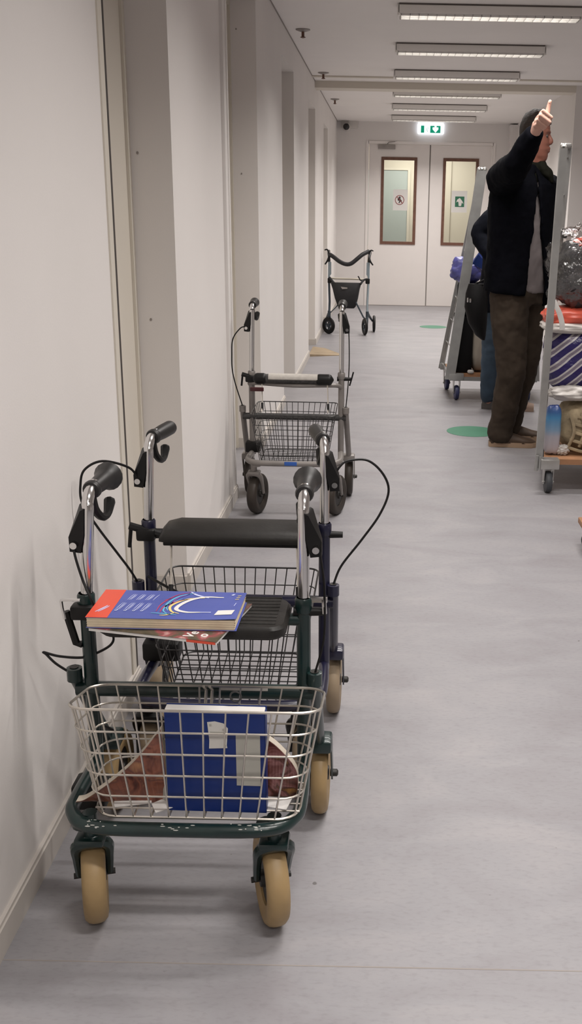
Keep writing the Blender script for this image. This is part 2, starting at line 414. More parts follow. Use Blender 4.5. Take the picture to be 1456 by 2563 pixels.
for i, (a, b, zt, dp) in enumerate(niches):
    d = empty('door_%d' % (i + 1), (LX - dp, (a + b) / 2, 0)); d['kind'] = 'structure'; d['label'] = 'cream flush door set back in recess %s of the left wall' % ('nearest the camera', 'second from the camera', 'third from the camera', 'fourth from the camera', 'farthest from the camera')[i]
    w2 = (b - a) / 2
    MB().box2((-0.045, -w2 + 0.03, 0.006), (0.0, w2 - 0.03, zt - 0.03)).build('door_leaf', 'cream_paint', d, smooth=False)
    fr = MB(); fr.box2((-0.045, -w2, 0), (0.010, -w2 + 0.03, zt)); fr.box2((-0.045, w2 - 0.03, 0), (0.010, w2, zt)); fr.box2((-0.045, -w2 + 0.03, zt - 0.03), (0.010, w2 - 0.03, zt))
    fr.build('door_frame', 'cream_paint', d, smooth=False)


# dark edge strip of the first recess, its light sealant bead, and the close wall stop beside it
struct('trim_2', MB().box2((LX - 0.002, 2.735, 0), (LX + 0.003, 2.7572, CZ)), 'dark_gap', 'narrow dark gap running up the edge of the nearest wall panel')
struct('trim_3', MB().box2((LX - 0.001, 2.695, 0.066), (LX + 0.0045, 2.733, CZ - 0.02)), 'cream_paint', 'narrow cream edging strip beside the dark gap')
struct('trim_4', MB().box2((LX, 4.64, 0.0), (LX + 0.014, 4.655, CZ - 0.002)).box2((LX, 4.80, 0.0), (LX + 0.004, 4.83, CZ - 0.002)), 'wall_paint', 'pale upright cover strips before the second recess')
struct('trim_5', MB().box2((LX, YB, CZ - 0.006), (LX + 0.006, YE, CZ)), 'dark_seam', 'fine dark line where left wall meets ceiling')
struct('trim_6', MB().box2((LX, 10.6, CZ - 0.062), (RX, 10.85, CZ)).box2((LX, 10.18, CZ - 0.012), (RX, 10.24, CZ)), 'cream_paint', 'shallow cream beam across the ceiling')
# end wall with opening for the double doors
DX0, DX1, DZ = -0.262, 1.508, 2.262
ew = MB(); ew.box2((-1.1, YE, 0), (DX0, YE + 0.2, CZ)); ew.box2((DX1, YE, 0), (RX + 0.4, YE + 0.2, CZ)); ew.box2((DX0, YE, DZ), (DX1, YE + 0.2, CZ))
struct('wall_back', ew, 'wall_paint', 'pale end wall around the double doors')
wr = MB(); wr.box2((RX, YN, 0), (RX + 0.2, YE, CZ)); wr.box2((RX + 0.2, YN, 0), (NX, YN + 0.2, CZ))
struct('wall_right', wr, 'wall_paint', 'pale right wall and the wall face turned to the camera')
struct('wall_right_near', MB().box2((NX, YB, 0), (NX + 0.2, YN + 0.2, CZ)), 'wall_paint')
struct('wall_front', MB().box2((-1.1, YB - 0.15, 0), (NX + 0.2, YB, CZ)), 'wall_paint')
sh = MB()
for q in ((-0.823, 3.5490, 1.540), (-0.803, 3.5490, 0.997), (-0.815, 5.9110, 2.279), (-0.800, 5.9110, 1.549)): sh.ell(q, (0.004, 0.0015, 0.005), 8, 5)
struct('trim_11', sh, 'dark_seam', 'small screw holes in the sides of the near recesses')
struct('trim_7', MB().box2((1.72, 15.12, 2.0), (RX, 15.3, CZ - 0.02)), 'wall_paint', 'box added in the far right corner for its shaded face')  # box added so the corner shows a face in shade

# room beyond the glazed doors
bw = MB(); bw.box2((-1.1, YE + 2.2, 0), (RX + 0.6, YE + 2.4, CZ)); bw.box2((-1.1, YE + 0.2, 0), (-1.0, YE + 2.2, CZ)); bw.box2((RX + 0.5, YE + 0.2, 0), (RX + 0.6, YE + 2.2, CZ))
bw.box2((0.98, YE + 2.17, 0), (1.06, YE + 2.2, CZ))
struct('wall_beyond', bw, 'beyond_wall', 'beige wall seen through the door windows')
d = empty('door_6', (0.02, YE + 2.18, 0)); d['kind'] = 'structure'; d['label'] = 'grey-green frosted door seen through the left door window'
MB().box2((-0.42, -0.03, 0.78), (0.33, 0.0, 1.98)).build('frosted_pane', 'pane_frost', d, smooth=False)
fr = MB()
for q in ((-0.47, -0.42, 0.75, 2.02), (0.33, 0.37, 0.75, 2.02)): fr.box2((q[0], -0.045, q[2]), (q[1], 0.0, q[3]))
fr.box2((-0.42, -0.045, 0.73), (0.33, 0, 0.78)); fr.box2((-0.42, -0.045, 1.98), (0.33, 0, 2.02)); fr.build('door_frame', 'beyond_wall', d, smooth=False)
MB().box2((0.47, -0.08, 1.05), (0.51, 0, 1.22), 0.006).box2((0.46, -0.03, 1.62), (0.50, 0, 1.68), 0.004).build('door_handle', 'brushed_grey', d)
ww = MB(); ww.box2((0.80, YE + 1.10, 0.86), (0.835, YE + 1.16, 1.96)); ww.box2((0.865, YE + 1.10, 0.86), (0.90, YE + 1.16, 1.96)); ww.box2((0.80, YE + 1.10, 1.93), (0.90, YE + 1.16, 1.96)); ww.box2((0.835, YE + 1.13, 0.86), (0.865, YE + 1.15, 1.93))
struct('trim_8', ww, 'skirting', 'upright glazed side panel seen through the right door window')

def door_leaf(name, x0, x1, wx0, wx1, label, closer):
    d = empty(name, ((x0 + x1) / 2, YE + 0.03, 0)); d['kind'] = 'structure'; d['label'] = label
    c = (x0 + x1) / 2; z0, z1 = 0.884, 2.078; t = 0.045
    m = MB(); m.box2((x0 - c, 0, 0.008), (wx0 - c, t, DZ - 0.01)); m.box2((wx1 - c, 0, 0.008), (x1 - c, t, DZ - 0.01))
    m.box2((wx0 - c, 0, 0.008), (wx1 - c, t, z0)); m.box2((wx0 - c, 0, z1), (wx1 - c, t, DZ - 0.01)); m.build('door_panel', 'door_paint', d, smooth=False)
    f = MB(); e = 0.036
    f.box2((wx0 - c - 0.004, -0.012, z0 - 0.004), (wx0 - c + e, t + 0.01, z1 + 0.004)); f.box2((wx1 - c - e, -0.012, z0 - 0.004), (wx1 - c + 0.004, t + 0.01, z1 + 0.004))
    f.box2((wx0 - c + e, -0.012, z0 - 0.004), (wx1 - c - e, t + 0.01, z0 + e)); f.box2((wx0 - c + e, -0.012, z1 - e), (wx1 - c - e, t + 0.01, z1 + 0.004))
    f.build('window_frame', 'window_wood', d, smooth=False)
    MB().box2((wx0 - c + e, 0.018, z0 + e), (wx1 - c - e, 0.024, z1 - e)).build('window_pane', 'glass', d, smooth=False)
    if closer:
        k = MB(); k.box2((-0.30, -0.055, DZ - 0.075), (-0.06, -0.001, DZ - 0.015), 0.006); k.tube([(-0.18, -0.03, DZ - 0.01), (-0.15, -0.06, DZ + 0.015), (-0.04, -0.03, DZ + 0.03)], 0.007, 6)
        k.build('door_closer', 'brushed_grey', d)
    return d
door_leaf('door_7', DX0 + 0.012, 0.610, -0.071, 0.432, 'left leaf of the far white double door, tall brown-framed window', True)
door_leaf('door_8', 0.626, DX1 - 0.012, 0.812, 1.312, 'right leaf of the far white double door, tall brown-framed window', False)
fr = MB(); fr.box2((DX0 - 0.03, YE - 0.012, 0), (DX0 + 0.006, YE + 0.09, DZ + 0.03)); fr.box2((DX1 - 0.006, YE - 0.012, 0), (DX1 + 0.03, YE + 0.09, DZ + 0.03)); fr.box2((DX0, YE - 0.012, DZ - 0.006), (DX1, YE + 0.09, DZ + 0.03))
struct('trim_9', fr, 'door_paint', 'white frame of the double doors')
struct('trim_10', MB().box2((0.6105, YE + 0.045, 0.0), (0.6255, YE + 0.06, DZ)).box2((DX0, YE + 0.02, 0.0), (DX1, YE + 0.055, 0.008)), 'dark_seam', 'dark slit between the two door leaves')

# ------------------------------------------------------------ ceiling lamps
def ceiling_lamp(y, label):
    r = empty('ceiling_lamp', (0.602, y + 0.085, CZ)); tag(r, label, 'ceiling light', 'ceiling lamps across the corridor')
    L, D, H = 1.105, 0.17, 0.068
    b = MB(); b.box2((-L / 2, -D / 2, -H + 0.012), (L / 2, -D / 2 + 0.012, -0.010), 0.003); b.box2((-L / 2, D / 2 - 0.012, -H + 0.012), (L / 2, D / 2, -0.010), 0.003)
    b.box2((-L / 2, -D / 2 + 0.012, -0.022), (L / 2, D / 2 - 0.012, -0.010)); b.box2((-L / 2 - 0.004, -D / 2, -H), (-L / 2 + 0.010, D / 2, -0.010), 0.003); b.box2((L / 2 - 0.010, -D / 2, -H), (L / 2 + 0.004, D / 2, -0.010), 0.003)
    b.build('housing', 'lamp_white', r)
    MB().box2((-L / 2 + 0.01, -D / 2 + 0.006, -0.010), (L / 2 - 0.01, D / 2 - 0.006, 0.0)).build('shadow_gap_plate', 'lamp_shadow', r, smooth=False)  # plate coloured dark to paint the shadow gap above the housing
    lv = MB(); n = 20
    for i in range(n + 1):
        x = -L / 2 + 0.02 + (L - 0.04) * i / n
        lv.box2((x - 0.0015, -D / 2 + 0.014, -H + 0.001), (x + 0.0015, D / 2 - 0.014, -H + 0.026))
    for yy in (-D / 2 + 0.016, 0, D / 2 - 0.016): lv.box2((-L / 2 + 0.012, yy - 0.002, -H), (L / 2 - 0.012, yy + 0.002, -H + 0.027))
    lv.build('louvre', 'louvre_metal', r, smooth=False)
    tb = MB(); tb.tube([(-L / 2 + 0.03, 0.03, -0.030), (L / 2 - 0.03, 0.03, -0.030)], 0.0075, 8); tb.tube([(-L / 2 + 0.03, -0.03, -0.030), (L / 2 - 0.03, -0.03, -0.030)], 0.0075, 8)
    tb.build('lamp_tube', 'tube_glow', r)
    ld = bpy.data.lights.new('lamp_light', 'AREA'); ld.shape = 'RECTANGLE'; ld.size = L - 0.06; ld.size_y = 0.10; ld.energy = LAMP_W; ld.color = LAMP_COL; ld.spread = math.radians(134)
    lo = bpy.data.objects.new('lamp_light', ld); COL.objects.link(lo); lo.parent = r; lo.location = (0, 0, -H - 0.004)
    return r
lamp_words = {5: 'largest ceiling lamp strip at the top of the photo', 6: 'second ceiling lamp strip counted from the top of the photo', 7: 'third ceiling lamp strip, the last one in front of the beam',
              8: 'faint ceiling lamp strip just behind the cream beam', 9: 'second last ceiling lamp strip before the exit sign', 10: 'farthest ceiling lamp strip, right above the exit sign'}
for i in range(11):
    ceiling_lamp(6.63 + (i - 5) * 1.5, lamp_words.get(i, 'ceiling lamp strip overhead, outside the photo'))
# unseen lamp added to brighten the space beyond the doors
r = empty('ceiling_lamp', (0.6, YE + 1.3, CZ)); tag(r, 'unseen added lamp brightening the space behind the double doors', 'ceiling light')
MB().box2((-0.55, -0.08, -0.06), (0.55, 0.08, 0), 0.004).build('housing', 'lamp_white', r)
ld = bpy.data.lights.new('lamp_light', 'AREA'); ld.shape = 'RECTANGLE'; ld.size = 1.0; ld.size_y = 0.12; ld.energy = 20; ld.color = LAMP_COL
lo = bpy.data.objects.new('lamp_light', ld); COL.objects.link(lo); lo.parent = r; lo.location = (0, 0, -0.065)

# ------------------------------------------------------------ small fittings
def fitting(loc, label):
    r = empty('sprinkler', (*loc, CZ)); tag(r, label, 'sprinkler', 'sprinklers along the left ceiling edge')
    MB().lathe([(0.050, 0), (0.050, -0.006), (0.020, -0.016)], (0, 0, 0), 'z', 20).build('cover_plate', 'brushed_grey', r)
    MB().lathe([(0.010, 0.0), (0.010, -0.035), (0.018, -0.037), (0.018, -0.041), (0.004, -0.045)], (0, 0, -0.012), 'z', 14).build('spray_head', 'window_wood', r)
fitting((-0.594, 7.65), 'small brown sprinkler nearest the camera on the left of the ceiling')
fitting((-0.590, 9.97), 'small sprinkler just before the ceiling beam')
fitting((-0.596, 12.29), 'small pale sprinkler behind the ceiling beam')
r = empty('security_camera', (-0.575, YE, 2.47)); tag(r, 'dark-lensed security camera in the far upper left corner', 'security camera')
MB().box2((-0.07, -0.05, -0.02), (0.16, 0, 0.09), 0.008).build('wall_bracket', 'camera_white', r)
MB().lathe([(0.03, -0.14), (0.048, -0.13), (0.056, -0.09), (0.056, 0.0)], (0.0, 0, -0.005), 'y', 24).build('camera_body', 'camera_white', r)
MB().ell((0.0, -0.125, -0.005), (0.046, 0.04, 0.046)).build('lens_dome', 'dome_black', r)

ex = empty('exit_sign', (0.612, YE, 2.465)); tag(ex, 'lit green and white emergency exit sign over the double doors', 'exit sign')
m = MB(); m.box2((-0.185, -0.055, -0.070), (0.185, 0, 0.070), 0.014); m.build('sign_body', 'exit_white', ex)
m = MB(); m.box2((-0.140, -0.058, -0.056), (0.136, -0.0552, 0.040)); m.build('sign_face', 'exit_green', ex, smooth=False)
m = MB()
m.box2((-0.092, -0.061, -0.056), (-0.010, -0.0585, 0.044))                       # door panel
def flat(mb, pts, y0, y1):
    mb.loft([[(x, y0, z) for x, z in pts], [(x, y1, z) for x, z in pts]])
flat(m, [(0.052, 0.046), (0.078, 0.046), (0.078, 0.018), (0.104, 0.018), (0.104, -0.008), (0.066, -0.050), (0.026, -0.008), (0.026, 0.018), (0.052, 0.018)], -0.061, -0.0585)
m.build('pictogram', 'exit_white', ex, smooth=False)
m = MB(); flat(m, [(-0.068, 0.012), (-0.062, 0.012), (-0.040, -0.045), (-0.048, -0.045)], -0.0625, -0.0612); flat(m, [(-0.05, 0.03), (-0.042, 0.024), (-0.03, -0.01), (-0.036, -0.01)], -0.0625, -0.0612)
m.build('running_figure', 'exit_green', ex, smooth=False)

def ring_pts(cx, cz, r, n=28): return [(cx + r * math.cos(2 * PI * k / n), cz + r * math.sin(2 * PI * k / n)) for k in range(n)]
pn = empty('notice_sheet', (0.208, YE + 0.03, 1.50)); tag(pn, 'white sheet with a round red prohibition sign on the left door window', 'notice')
MB().box2((-0.105, 0.012, -0.145), (0.105, 0.0165, 0.145)).build('paper', 'paper_white', pn, smooth=False)
m = MB(); m.tube([(x, 0.010, z) for x, z in ring_pts(-0.01, 0.0, 0.062)], 0.005, 6, closed=True); m.tube([(-0.052, 0.009, 0.046), (0.034, 0.009, -0.046)], 0.0045, 6); m.build('red_ring', 'sign_red', pn)
m = MB(); flat(m, [(-0.03, 0.03), (-0.012, 0.05), (0.004, 0.04), (0.0, 0.015), (0.022, -0.01), (0.018, -0.045), (0.004, -0.02), (-0.012, -0.045), (-0.026, -0.045), (-0.014, -0.008), (-0.034, -0.012), (-0.04, 0.008)], 0.0105, 0.0118)
m.build('pictogram', 'sign_ink', pn, smooth=False)
pn = empty('notice_sheet', (1.058, YE + 0.03, 1.492)); tag(pn, 'white sheet with a green square sign on the right door window', 'notice')
MB().box2((-0.112, 0.012, -0.150), (0.112, 0.0165, 0.150)).build('paper', 'paper_white', pn, smooth=False)
MB().box2((-0.060, 0.0095, -0.072), (0.072, 0.0118, 0.072)).build('green_square', 'sign_green', pn, smooth=False)
m = MB(); flat(m, [(-0.045, -0.012), (-0.030, 0.028), (0.004, 0.052), (0.018, 0.040), (0.050, 0.000), (0.060, -0.030), (0.038, -0.012), (0.028, -0.060), (-0.006, -0.060), (-0.012, -0.005), (-0.026, 0.002)], 0.0072, 0.0092)
m.build('pictogram', 'paper_white', pn, smooth=False)

th = MB(); P_ = [(-0.71, 9.79), (-0.42, 9.90), (-0.425, 10.02), (-0.59, 10.36), (-0.71, 10.37)]
th.loft([[(x, y, 0.0) for x, y in P_], [(P_[0][0], P_[0][1], 0.022), (P_[1][0], P_[1][1], 0.004), (P_[2][0], P_[2][1], 0.004), (P_[3][0], P_[3][1], 0.010), (P_[4][0], P_[4][1], 0.022)]])
tag(th.build('threshold_ramp', 'oak_threshold', None, smooth=False), 'flat brown wooden wedge on the floor in front of the fourth wall recess', 'ramp')
for (x, y_, lb) in ((0.590, 6.49, 'green round floor sticker behind the heel of the man in brown trousers'), (0.608, 12.58, 'green round floor sticker far down the corridor before the doors')):
    m = MB(); m.lathe([(0.165, 0.0), (0.165, 0.0012)], (0, 0, 0), 'z', 48)
    o = m.build('floor_sticker', 'green_decal', None, smooth=False); o.location = (x, y_, 0.0002); tag(o, lb, 'floor sticker', 'green floor stickers')
# ------------------------------------------------------------ rollators
def wheel(parent, name, loc, r, wd, rubber, hub, yaw=0.0, spokes=False):
    """solid rubber wheel turning about local x"""
    o = MB(); h = wd / 2; ri = r * 0.55
    o.lathe([(ri, -h * 0.7), (r * 0.80, -h * 0.97), (r * 0.90, -h * 0.90), (r * 0.97, -h * 0.62), (r * 0.995, -h * 0.30), (r, 0.0), (r * 0.995, h * 0.30), (r * 0.97, h * 0.62), (r * 0.90, h * 0.90), (r * 0.80, h * 0.97), (ri, h * 0.7)], (0, 0, 0), 'x', 36, closed=True)
    t = o.build(name, rubber, parent); t.location = loc; t.rotation_euler = (0, 0, yaw)
    if spokes:
        m = MB(); m.lathe([(ri + 0.004, -h * 0.5), (ri + 0.004, h * 0.5), (ri - 0.008, h * 0.5), (ri - 0.008, -h * 0.5)], (0, 0, 0), 'x', 28, closed=True)
        for k in range(3):
            a = 2 * PI * k / 3 + 0.4; m.tube([(0, 0, 0), (0, math.cos(a) * ri, math.sin(a) * ri)], 0.012, 6, flat=0.6)
        m.lathe([(0.02, -h), (0.02, h)], (0, 0, 0), 'x', 16)
    else:
        m = MB(); m.lathe([(0.004, -h * 0.95), (0.016, -h * 0.95), (0.018, -h * 0.6), (ri + 0.002, -h * 0.5), (ri + 0.002, h * 0.5), (0.018, h * 0.6), (0.016, h * 0.95), (0.004, h * 0.95)], (0, 0, 0), 'x', 24)
    m.build('wheel_hub', hub, t)
    return t

def wire_basket(name, parent, bottom, top, nh, nxw, nyw, r, material, round_=0.05, floor=True, thick_rim=1.5):
    """bottom / top: (x0,x1,y0,y1,z_front,z_back) rounded rectangles joined by wires"""
    def rr(q, rad, n=5):
        x0, x1, y0, y1, zf, zb = q; pts = []
        def corner(cx, cy, a0):
            for k in range(n + 1):
                a = a0 + PI / 2 * k / n; pts.append((cx + rad * math.cos(a), cy + rad * math.sin(a)))
        corner(x0 + rad, y0 + rad, PI)
        pts += [(x0 + rad + (x1 - x0 - 2 * rad) * i / nxw, y0) for i in range(1, nxw)]
        corner(x1 - rad, y0 + rad, -PI / 2)
        pts += [(x1, y0 + rad + (y1 - y0 - 2 * rad) * i / nyw) for i in range(1, nyw)]
        corner(x1 - rad, y1 - rad, 0)
        pts += [(x1 - rad - (x1 - x0 - 2 * rad) * i / nxw, y1) for i in range(1, nxw)]
        corner(x0 + rad, y1 - rad, PI / 2)
        pts += [(x0, y1 - rad - (y1 - y0 - 2 * rad) * i / nyw) for i in range(1, nyw)]
        return [Vector((x, y, zf + (zb - zf) * (y - y0) / (y1 - y0))) for x, y in pts]
    A, B = rr(bottom, round_), rr(top, round_); m = MB()
    for k in range(nh + 1):
        t = k / nh; ring = [a.lerp(b, t) for a, b in zip(A, B)]
        m.tube(ring, r * (thick_rim if k in (0, nh) else 1.0), 5, closed=True)
    n = 5; idx = []; i = 0
    # uprights: two on every corner and every straight division
    total = len(A); c = n + 1
    seq = []
    for cnt in (nxw - 1, nyw - 1, nxw - 1, nyw - 1):
        seq += [i, i + n // 2 + 1]; i += c; seq += list(range(i, i + cnt)); i += cnt
        seq.append(i - cnt - 1)
    for k in sorted(set(seq)):
        m.tube([A[k % total], B[k % total]], r, 5)
    if floor:
        x0, x1, y0, y1, zf, zb = bottom
        for i in range(1, nxw * 1): 
            x = x0 + round_ + (x1 - x0 - 2 * round_) * i / nxw; m.tube([(x, y0, zf), (x, y1, zb)], r, 5)
        ny2 = max(nyw * 2, 5)
        for i in range(1, ny2):
            t = i / ny2; yy = y0 + (y1 - y0) * t; zz = zf + (zb - zf) * t; m.tube([(x0, yy, zz + r * 1.5), (x1, yy, zz + r * 1.5)], r, 5)
    o = m.build(name, material, parent); return o

def rollator(label, ox, oy, hz, paint, rub_f, rub_r, hubm, seat, yawf=(0, 0), front_x=(-0.1985, 0.167), rear_x=(-0.245, 0.237), rear_y=0.396, grip_in=0.0, flare=1.0, box_basket=True, cup_side=True, collar=0.64, pl=None, lean=0.0, in_left=0.0):
    R = empty('rollator', (ox, oy, 0)); tag(R, label, 'rollator')
    px, py, wr = 0.2155, 0.14, 0.095
    pxr = px; pl = pl or px
    # low U-shaped base tube with its side arms
    m = MB()
    m.tube([(-pl, py, 0.262), (-pl - 0.004, 0.02, 0.262), (-pl + 0.004, -0.045, 0.262), (-pl + 0.055, -0.088, 0.262), (0, -0.094, 0.262), (px - 0.055, -0.088, 0.262), (px - 0.004, -0.045, 0.262), (px + 0.004, 0.02, 0.262), (px, py, 0.262)], 0.0135, 12, 6)
    for s in (-1, 1): m.lathe([(0.022, 0.236), (0.022, 0.250)], (front_x[0] if s < 0 else front_x[1], -0.045, 0), 'z', 16)
    m.mi = 1
    if paint == 'green_paint':
        rs = random.Random(5)
        for q in range(34):
            sx = rs.choice((-0.165, -0.145, 0.125, 0.155, 0.0)) + rs.uniform(-0.03, 0.03); an = rs.uniform(0.35, 1.9); sx = max(-0.168, min(0.168, sx))
            yb = -0.094 + (0.004 if abs(sx) > 0.14 else 0.0)
            m.ell((sx, yb - 0.0133 * math.cos(an), 0.262 + 0.0133 * math.sin(an)), (rs.uniform(0.0012, 0.0055), 0.0012, 0.0010), 6, 4)
    m.build('base_frame', [paint, 'scuff'], R)
    for i, s in enumerate((-1, 1)):
        px = pl if s < 0 else pxr; ln = lean if s < 0 else 0.0
        m = MB(); m.tube([(s * px, py, 0.25), (s * px, py, collar)], 0.0142, 14); m.lathe([(0.0165, collar - 0.03), (0.0175, collar - 0.02), (0.0175, collar - 0.004), (0.0150, collar)], (s * px, py, 0), 'z', 16)
        m.build('side_post', paint, R)
        # chrome handle tube bending back into the grip
        gi = -s * (grip_in + (in_left if s < 0 else 0.0))
        h = MB(); top = hz
        h.tube([(s * px, py, collar - 0.02), (s * px + ln, py, top - 0.05), (s * px + ln, py + 0.004, top - 0.022), (s * px + ln + gi * 0.1, py + 0.018, top - 0.004), (s * px + ln + gi * 0.25, py + 0.045, top + 0.006)], 0.0115, 14, 5)
        h.build('handle_tube', 'chrome', R)
        a = Vector((s * px + ln + gi * 0.16, py + 0.022, top - 0.002)); b = Vector((s * px + ln + gi, py + 0.118, top + 0.004)); dr = (b - a).normalized()
        g = MB()
        prof = [(0.0, 0.0165), (0.05, 0.0185), (0.12, 0.0185), (0.16, 0.0155), (0.30, 0.0165), (0.55, 0.0180), (0.78, 0.0180 + 0.0035 * flare), (0.92, 0.0180 + 0.0115 * flare), (0.98, 0.0165 + 0.0125 * flare), (1.0, 0.010 + 0.008 * flare)]
        g.tube([a + (b - a) * t for t, _ in prof], [q for _, q in prof], 18)
        g.build('hand_grip', 'grip_rubber', R)
        # brake lever: clamp, housing outside the tube, curved finger lever under the grip
        l = MB(); l.tube([a + Vector((0, 0.004, -0.012)), a + Vector((-s * 0.003, 0.012, -0.042)), a + Vector((-s * 0.010, 0.030, -0.062)), a + Vector((-s * 0.012, 0.062, -0.066)), a + Vector((-s * 0.012, 0.085, -0.046))], [0.009, 0.009, 0.008, 0.008, 0.012], 8, 4, round_ends=True)
        hx = s * px + ln * 0.9
        l.loft([[(hx + s * 0.002, py - 0.012, top - 0.030), (hx + s * 0.012, py + 0.016, top - 0.024), (hx + s * 0.018, py + 0.016, top - 0.028), (hx + s * 0.010, py - 0.012, top - 0.034)],
                [(hx + s * 0.006, py - 0.014, top - 0.085), (hx + s * 0.006, py + 0.016, top - 0.085), (hx + s * 0.036, py + 0.012, top - 0.088), (hx + s * 0.036, py - 0.010, top - 0.088)],
                [(hx + s * 0.014, py - 0.010, top - 0.120), (hx + s * 0.014, py + 0.010, top - 0.120), (hx + s * 0.036, py + 0.010, top - 0.118), (hx + s * 0.036, py - 0.008, top - 0.118)]])
        lo = l.build('brake_lever', 'black_plastic', R)
        k = MB(); k.lathe([(0.007, -0.021), (0.007, -0.012)], (hx + s * 0.025, py, top - 0.102), 'y', 12); k.build('pivot_pin', 'chrome', lo)
        # rear leg with its open top, wheel fork and wheel
        lx = s * 0.238 if s > 0 else -0.246; rx_ = rear_x[i]
        m = MB(); m.tube([(lx, py - 0.012, 0.480), (lx, py - 0.002, 0.455), (rx_, rear_y - 0.075, 0.225)], 0.0132, 12); m.lathe([(0.0155, 0.455), (0.0155, 0.482), (0.006, 0.4835)], (lx, py - 0.010, 0), 'z', 14)
        m.tube([(s * px, py, 0.432), (lx, py + 0.022, 0.432)], 0.012, 10)
        m.build('rear_leg', paint, R)
        m = MB(); m.lathe([(0.009, 0.4835), (0.009, 0.4845)], (lx, py - 0.010, 0), 'z', 12); m.build('tube_cap', 'hub_dark', R)
        fk = MB(); fk.box((rx_, rear_y - 0.055, 0.206), (0.058, 0.060, 0.032), 0.008)
        ox2 = rx_ + s * 0.027
        fk.loft([[(ox2 - 0.002, rear_y - 0.075, 0.20), (ox2 + 0.002, rear_y - 0.075, 0.20), (ox2 + 0.002, rear_y - 0.030, 0.20), (ox2 - 0.002, rear_y - 0.030, 0.20)],
                 [(ox2 - 0.002, rear_y - 0.014, 0.085), (ox2 + 0.002, rear_y - 0.014, 0.085), (ox2 + 0.002, rear_y + 0.014, 0.085), (ox2 - 0.002, rear_y + 0.014, 0.085)]])
        fo = fk.build('rear_fork', paint, R)
        k = MB(); k.lathe([(0.009, -0.007), (0.009, 0.009), (0.005, 0.012)], (ox2 + s * 0.002, rear_y, wr), 'x', 10); k.build('axle_bolt', 'hub_dark', fo)
        wheel(R, 'rear_wheel', (rx_, rear_y, wr), wr, 0.040, rub_r, hubm)
        # swivelling front castor
        fx, yw = front_x[i], yawf[i]
        c, sn = math.cos(yw), math.sin(yw)
        def T(u, v, z): return (fx + c * u - sn * v, c * v + sn * u, z)   # about the wheel's contact point
        fk = MB()
        fk.tube([T(0, -0.042, 0.262), T(0, -0.042, 0.205)], 0.014, 12)
        fk.tube([T(-0.029, -0.002, 0.098), T(-0.031, -0.022, 0.150), T(-0.028, -0.042, 0.190), T(0, -0.050, 0.202), T(0.028, -0.042, 0.190), T(0.031, -0.022, 0.150), T(0.029, -0.002, 0.098)], [0.0075, 0.0085, 0.012, 0.014, 0.012, 0.0085, 0.0075], 8, 4)
        fk.box(T(0, -0.040, 0.205), (0.058, 0.052, 0.016), 0.006)
        fo = fk.build('front_fork', paint if paint != 'navy_paint' else 'black_plastic', R)
        k = MB(); k.tube([T(-0.040, 0, 0.095), T(0.040, 0, 0.095)], 0.006, 8); k.build('axle_bolt', 'hub_dark', fo)
        wheel(R, 'front_wheel', (fx, 0, wr), wr, 0.048, rub_f, hubm, yaw=yw)
        # clamp knob at the collar
        kb = MB()
        if s < 0:
            kb.box((-px - 0.004, py - 0.010, collar - 0.035), (0.046, 0.034, 0.030), 0.006)
            if paint == 'green_paint':
                kb.tube([(-px - 0.040, py - 0.006, collar - 0.038), (-px - 0.024, py - 0.006, collar - 0.105), (-px - 0.012, py - 0.006, collar - 0.108)], 0.008, 8)
            else:
                kb.tube([(-px + 0.034, py - 0.012, collar - 0.036), (-px - 0.044, py - 0.012, collar - 0.014)], 0.010, 8); kb.tube([(-px - 0.040, py - 0.014, collar - 0.016), (-px - 0.046, py - 0.014, collar - 0.068)], 0.005, 6)
        else:
            kb.tube([(px - 0.02, py, collar - 0.030), (px + 0.045, py, collar - 0.030)], [0.011, 0.008], 10)
        kb.build('height_clamp', 'black_plastic', R)
    # cross bar between the legs
    m = MB(); m.tube([(-0.246, py, 0.432), (0.238, py, 0.432)], 0.0155, 14)
    m.build('cross_bar', 'green_paint' if paint == 'green_paint' else ('navy_paint' if paint == 'navy_paint' else 'foam_pad'), R)
    # seat
    if seat == 'ribbed':
        m = MB(); x0, x1, y0, y1, z = -0.165, 0.190, 0.016, 0.172, 0.611
        def rrect(x0, x1, y0, y1, r, z, n=5):
            o = []
            for cx, cy, a0 in ((x0 + r, y0 + r, PI), (x1 - r, y0 + r, -PI / 2), (x1 - r, y1 - r, 0), (x0 + r, y1 - r, PI / 2)):
                for k in range(n + 1): a = a0 + PI / 2 * k / n; o.append((cx + r * math.cos(a), cy + r * math.sin(a), z))
            return o
        m.loft([rrect(x0 + .006, x1 - .006, y0 + .006, y1 - .006, .028, z - .013), rrect(x0, x1, y0, y1, .03, z - .006), rrect(x0, x1, y0, y1, .03, z + .008), rrect(x0 + .005, x1 - .005, y0 + .005, y1 - .005, .027, z + .014)])
        for i in range(9): yy = y0 + 0.022 + i * 0.0165; m.tube([(x0 + .02, yy, z + .0135), (x1 - .02, yy, z + .0135)], 0.0026, 6)
        m.build('seat', 'pad_rubber', R)
        m = MB(); m.tube([(-px, py, 0.592), (px, py, 0.592)], 0.0125, 10); m.build('seat_bracket', paint, R)
    elif seat == 'pad':
        m = MB(); x0, x1 = -0.172, 0.200
        prof = [(0.044, 0.612), (0.042, 0.622), (0.048, 0.634), (0.064, 0.643), (0.09, 0.650), (0.118, 0.652), (0.134, 0.648), (0.134, 0.612)]
        rings = []
        for k, (x, sc) in enumerate(((x0, 0.45), (x0 + 0.012, 0.8), (x0 + 0.04, 1.0), (0.0, 1.0), (x1 - 0.03, 1.0), (x1 - 0.008, 0.85), (x1, 0.6))):
            rings.append([(x, 0.09 + (a - 0.09) * (0.75 + 0.25 * sc), 0.613 + (b - 0.613) * sc) for a, b in prof])
        m.loft(rings); m.build('seat', 'pad_rubber', R, angle=70)
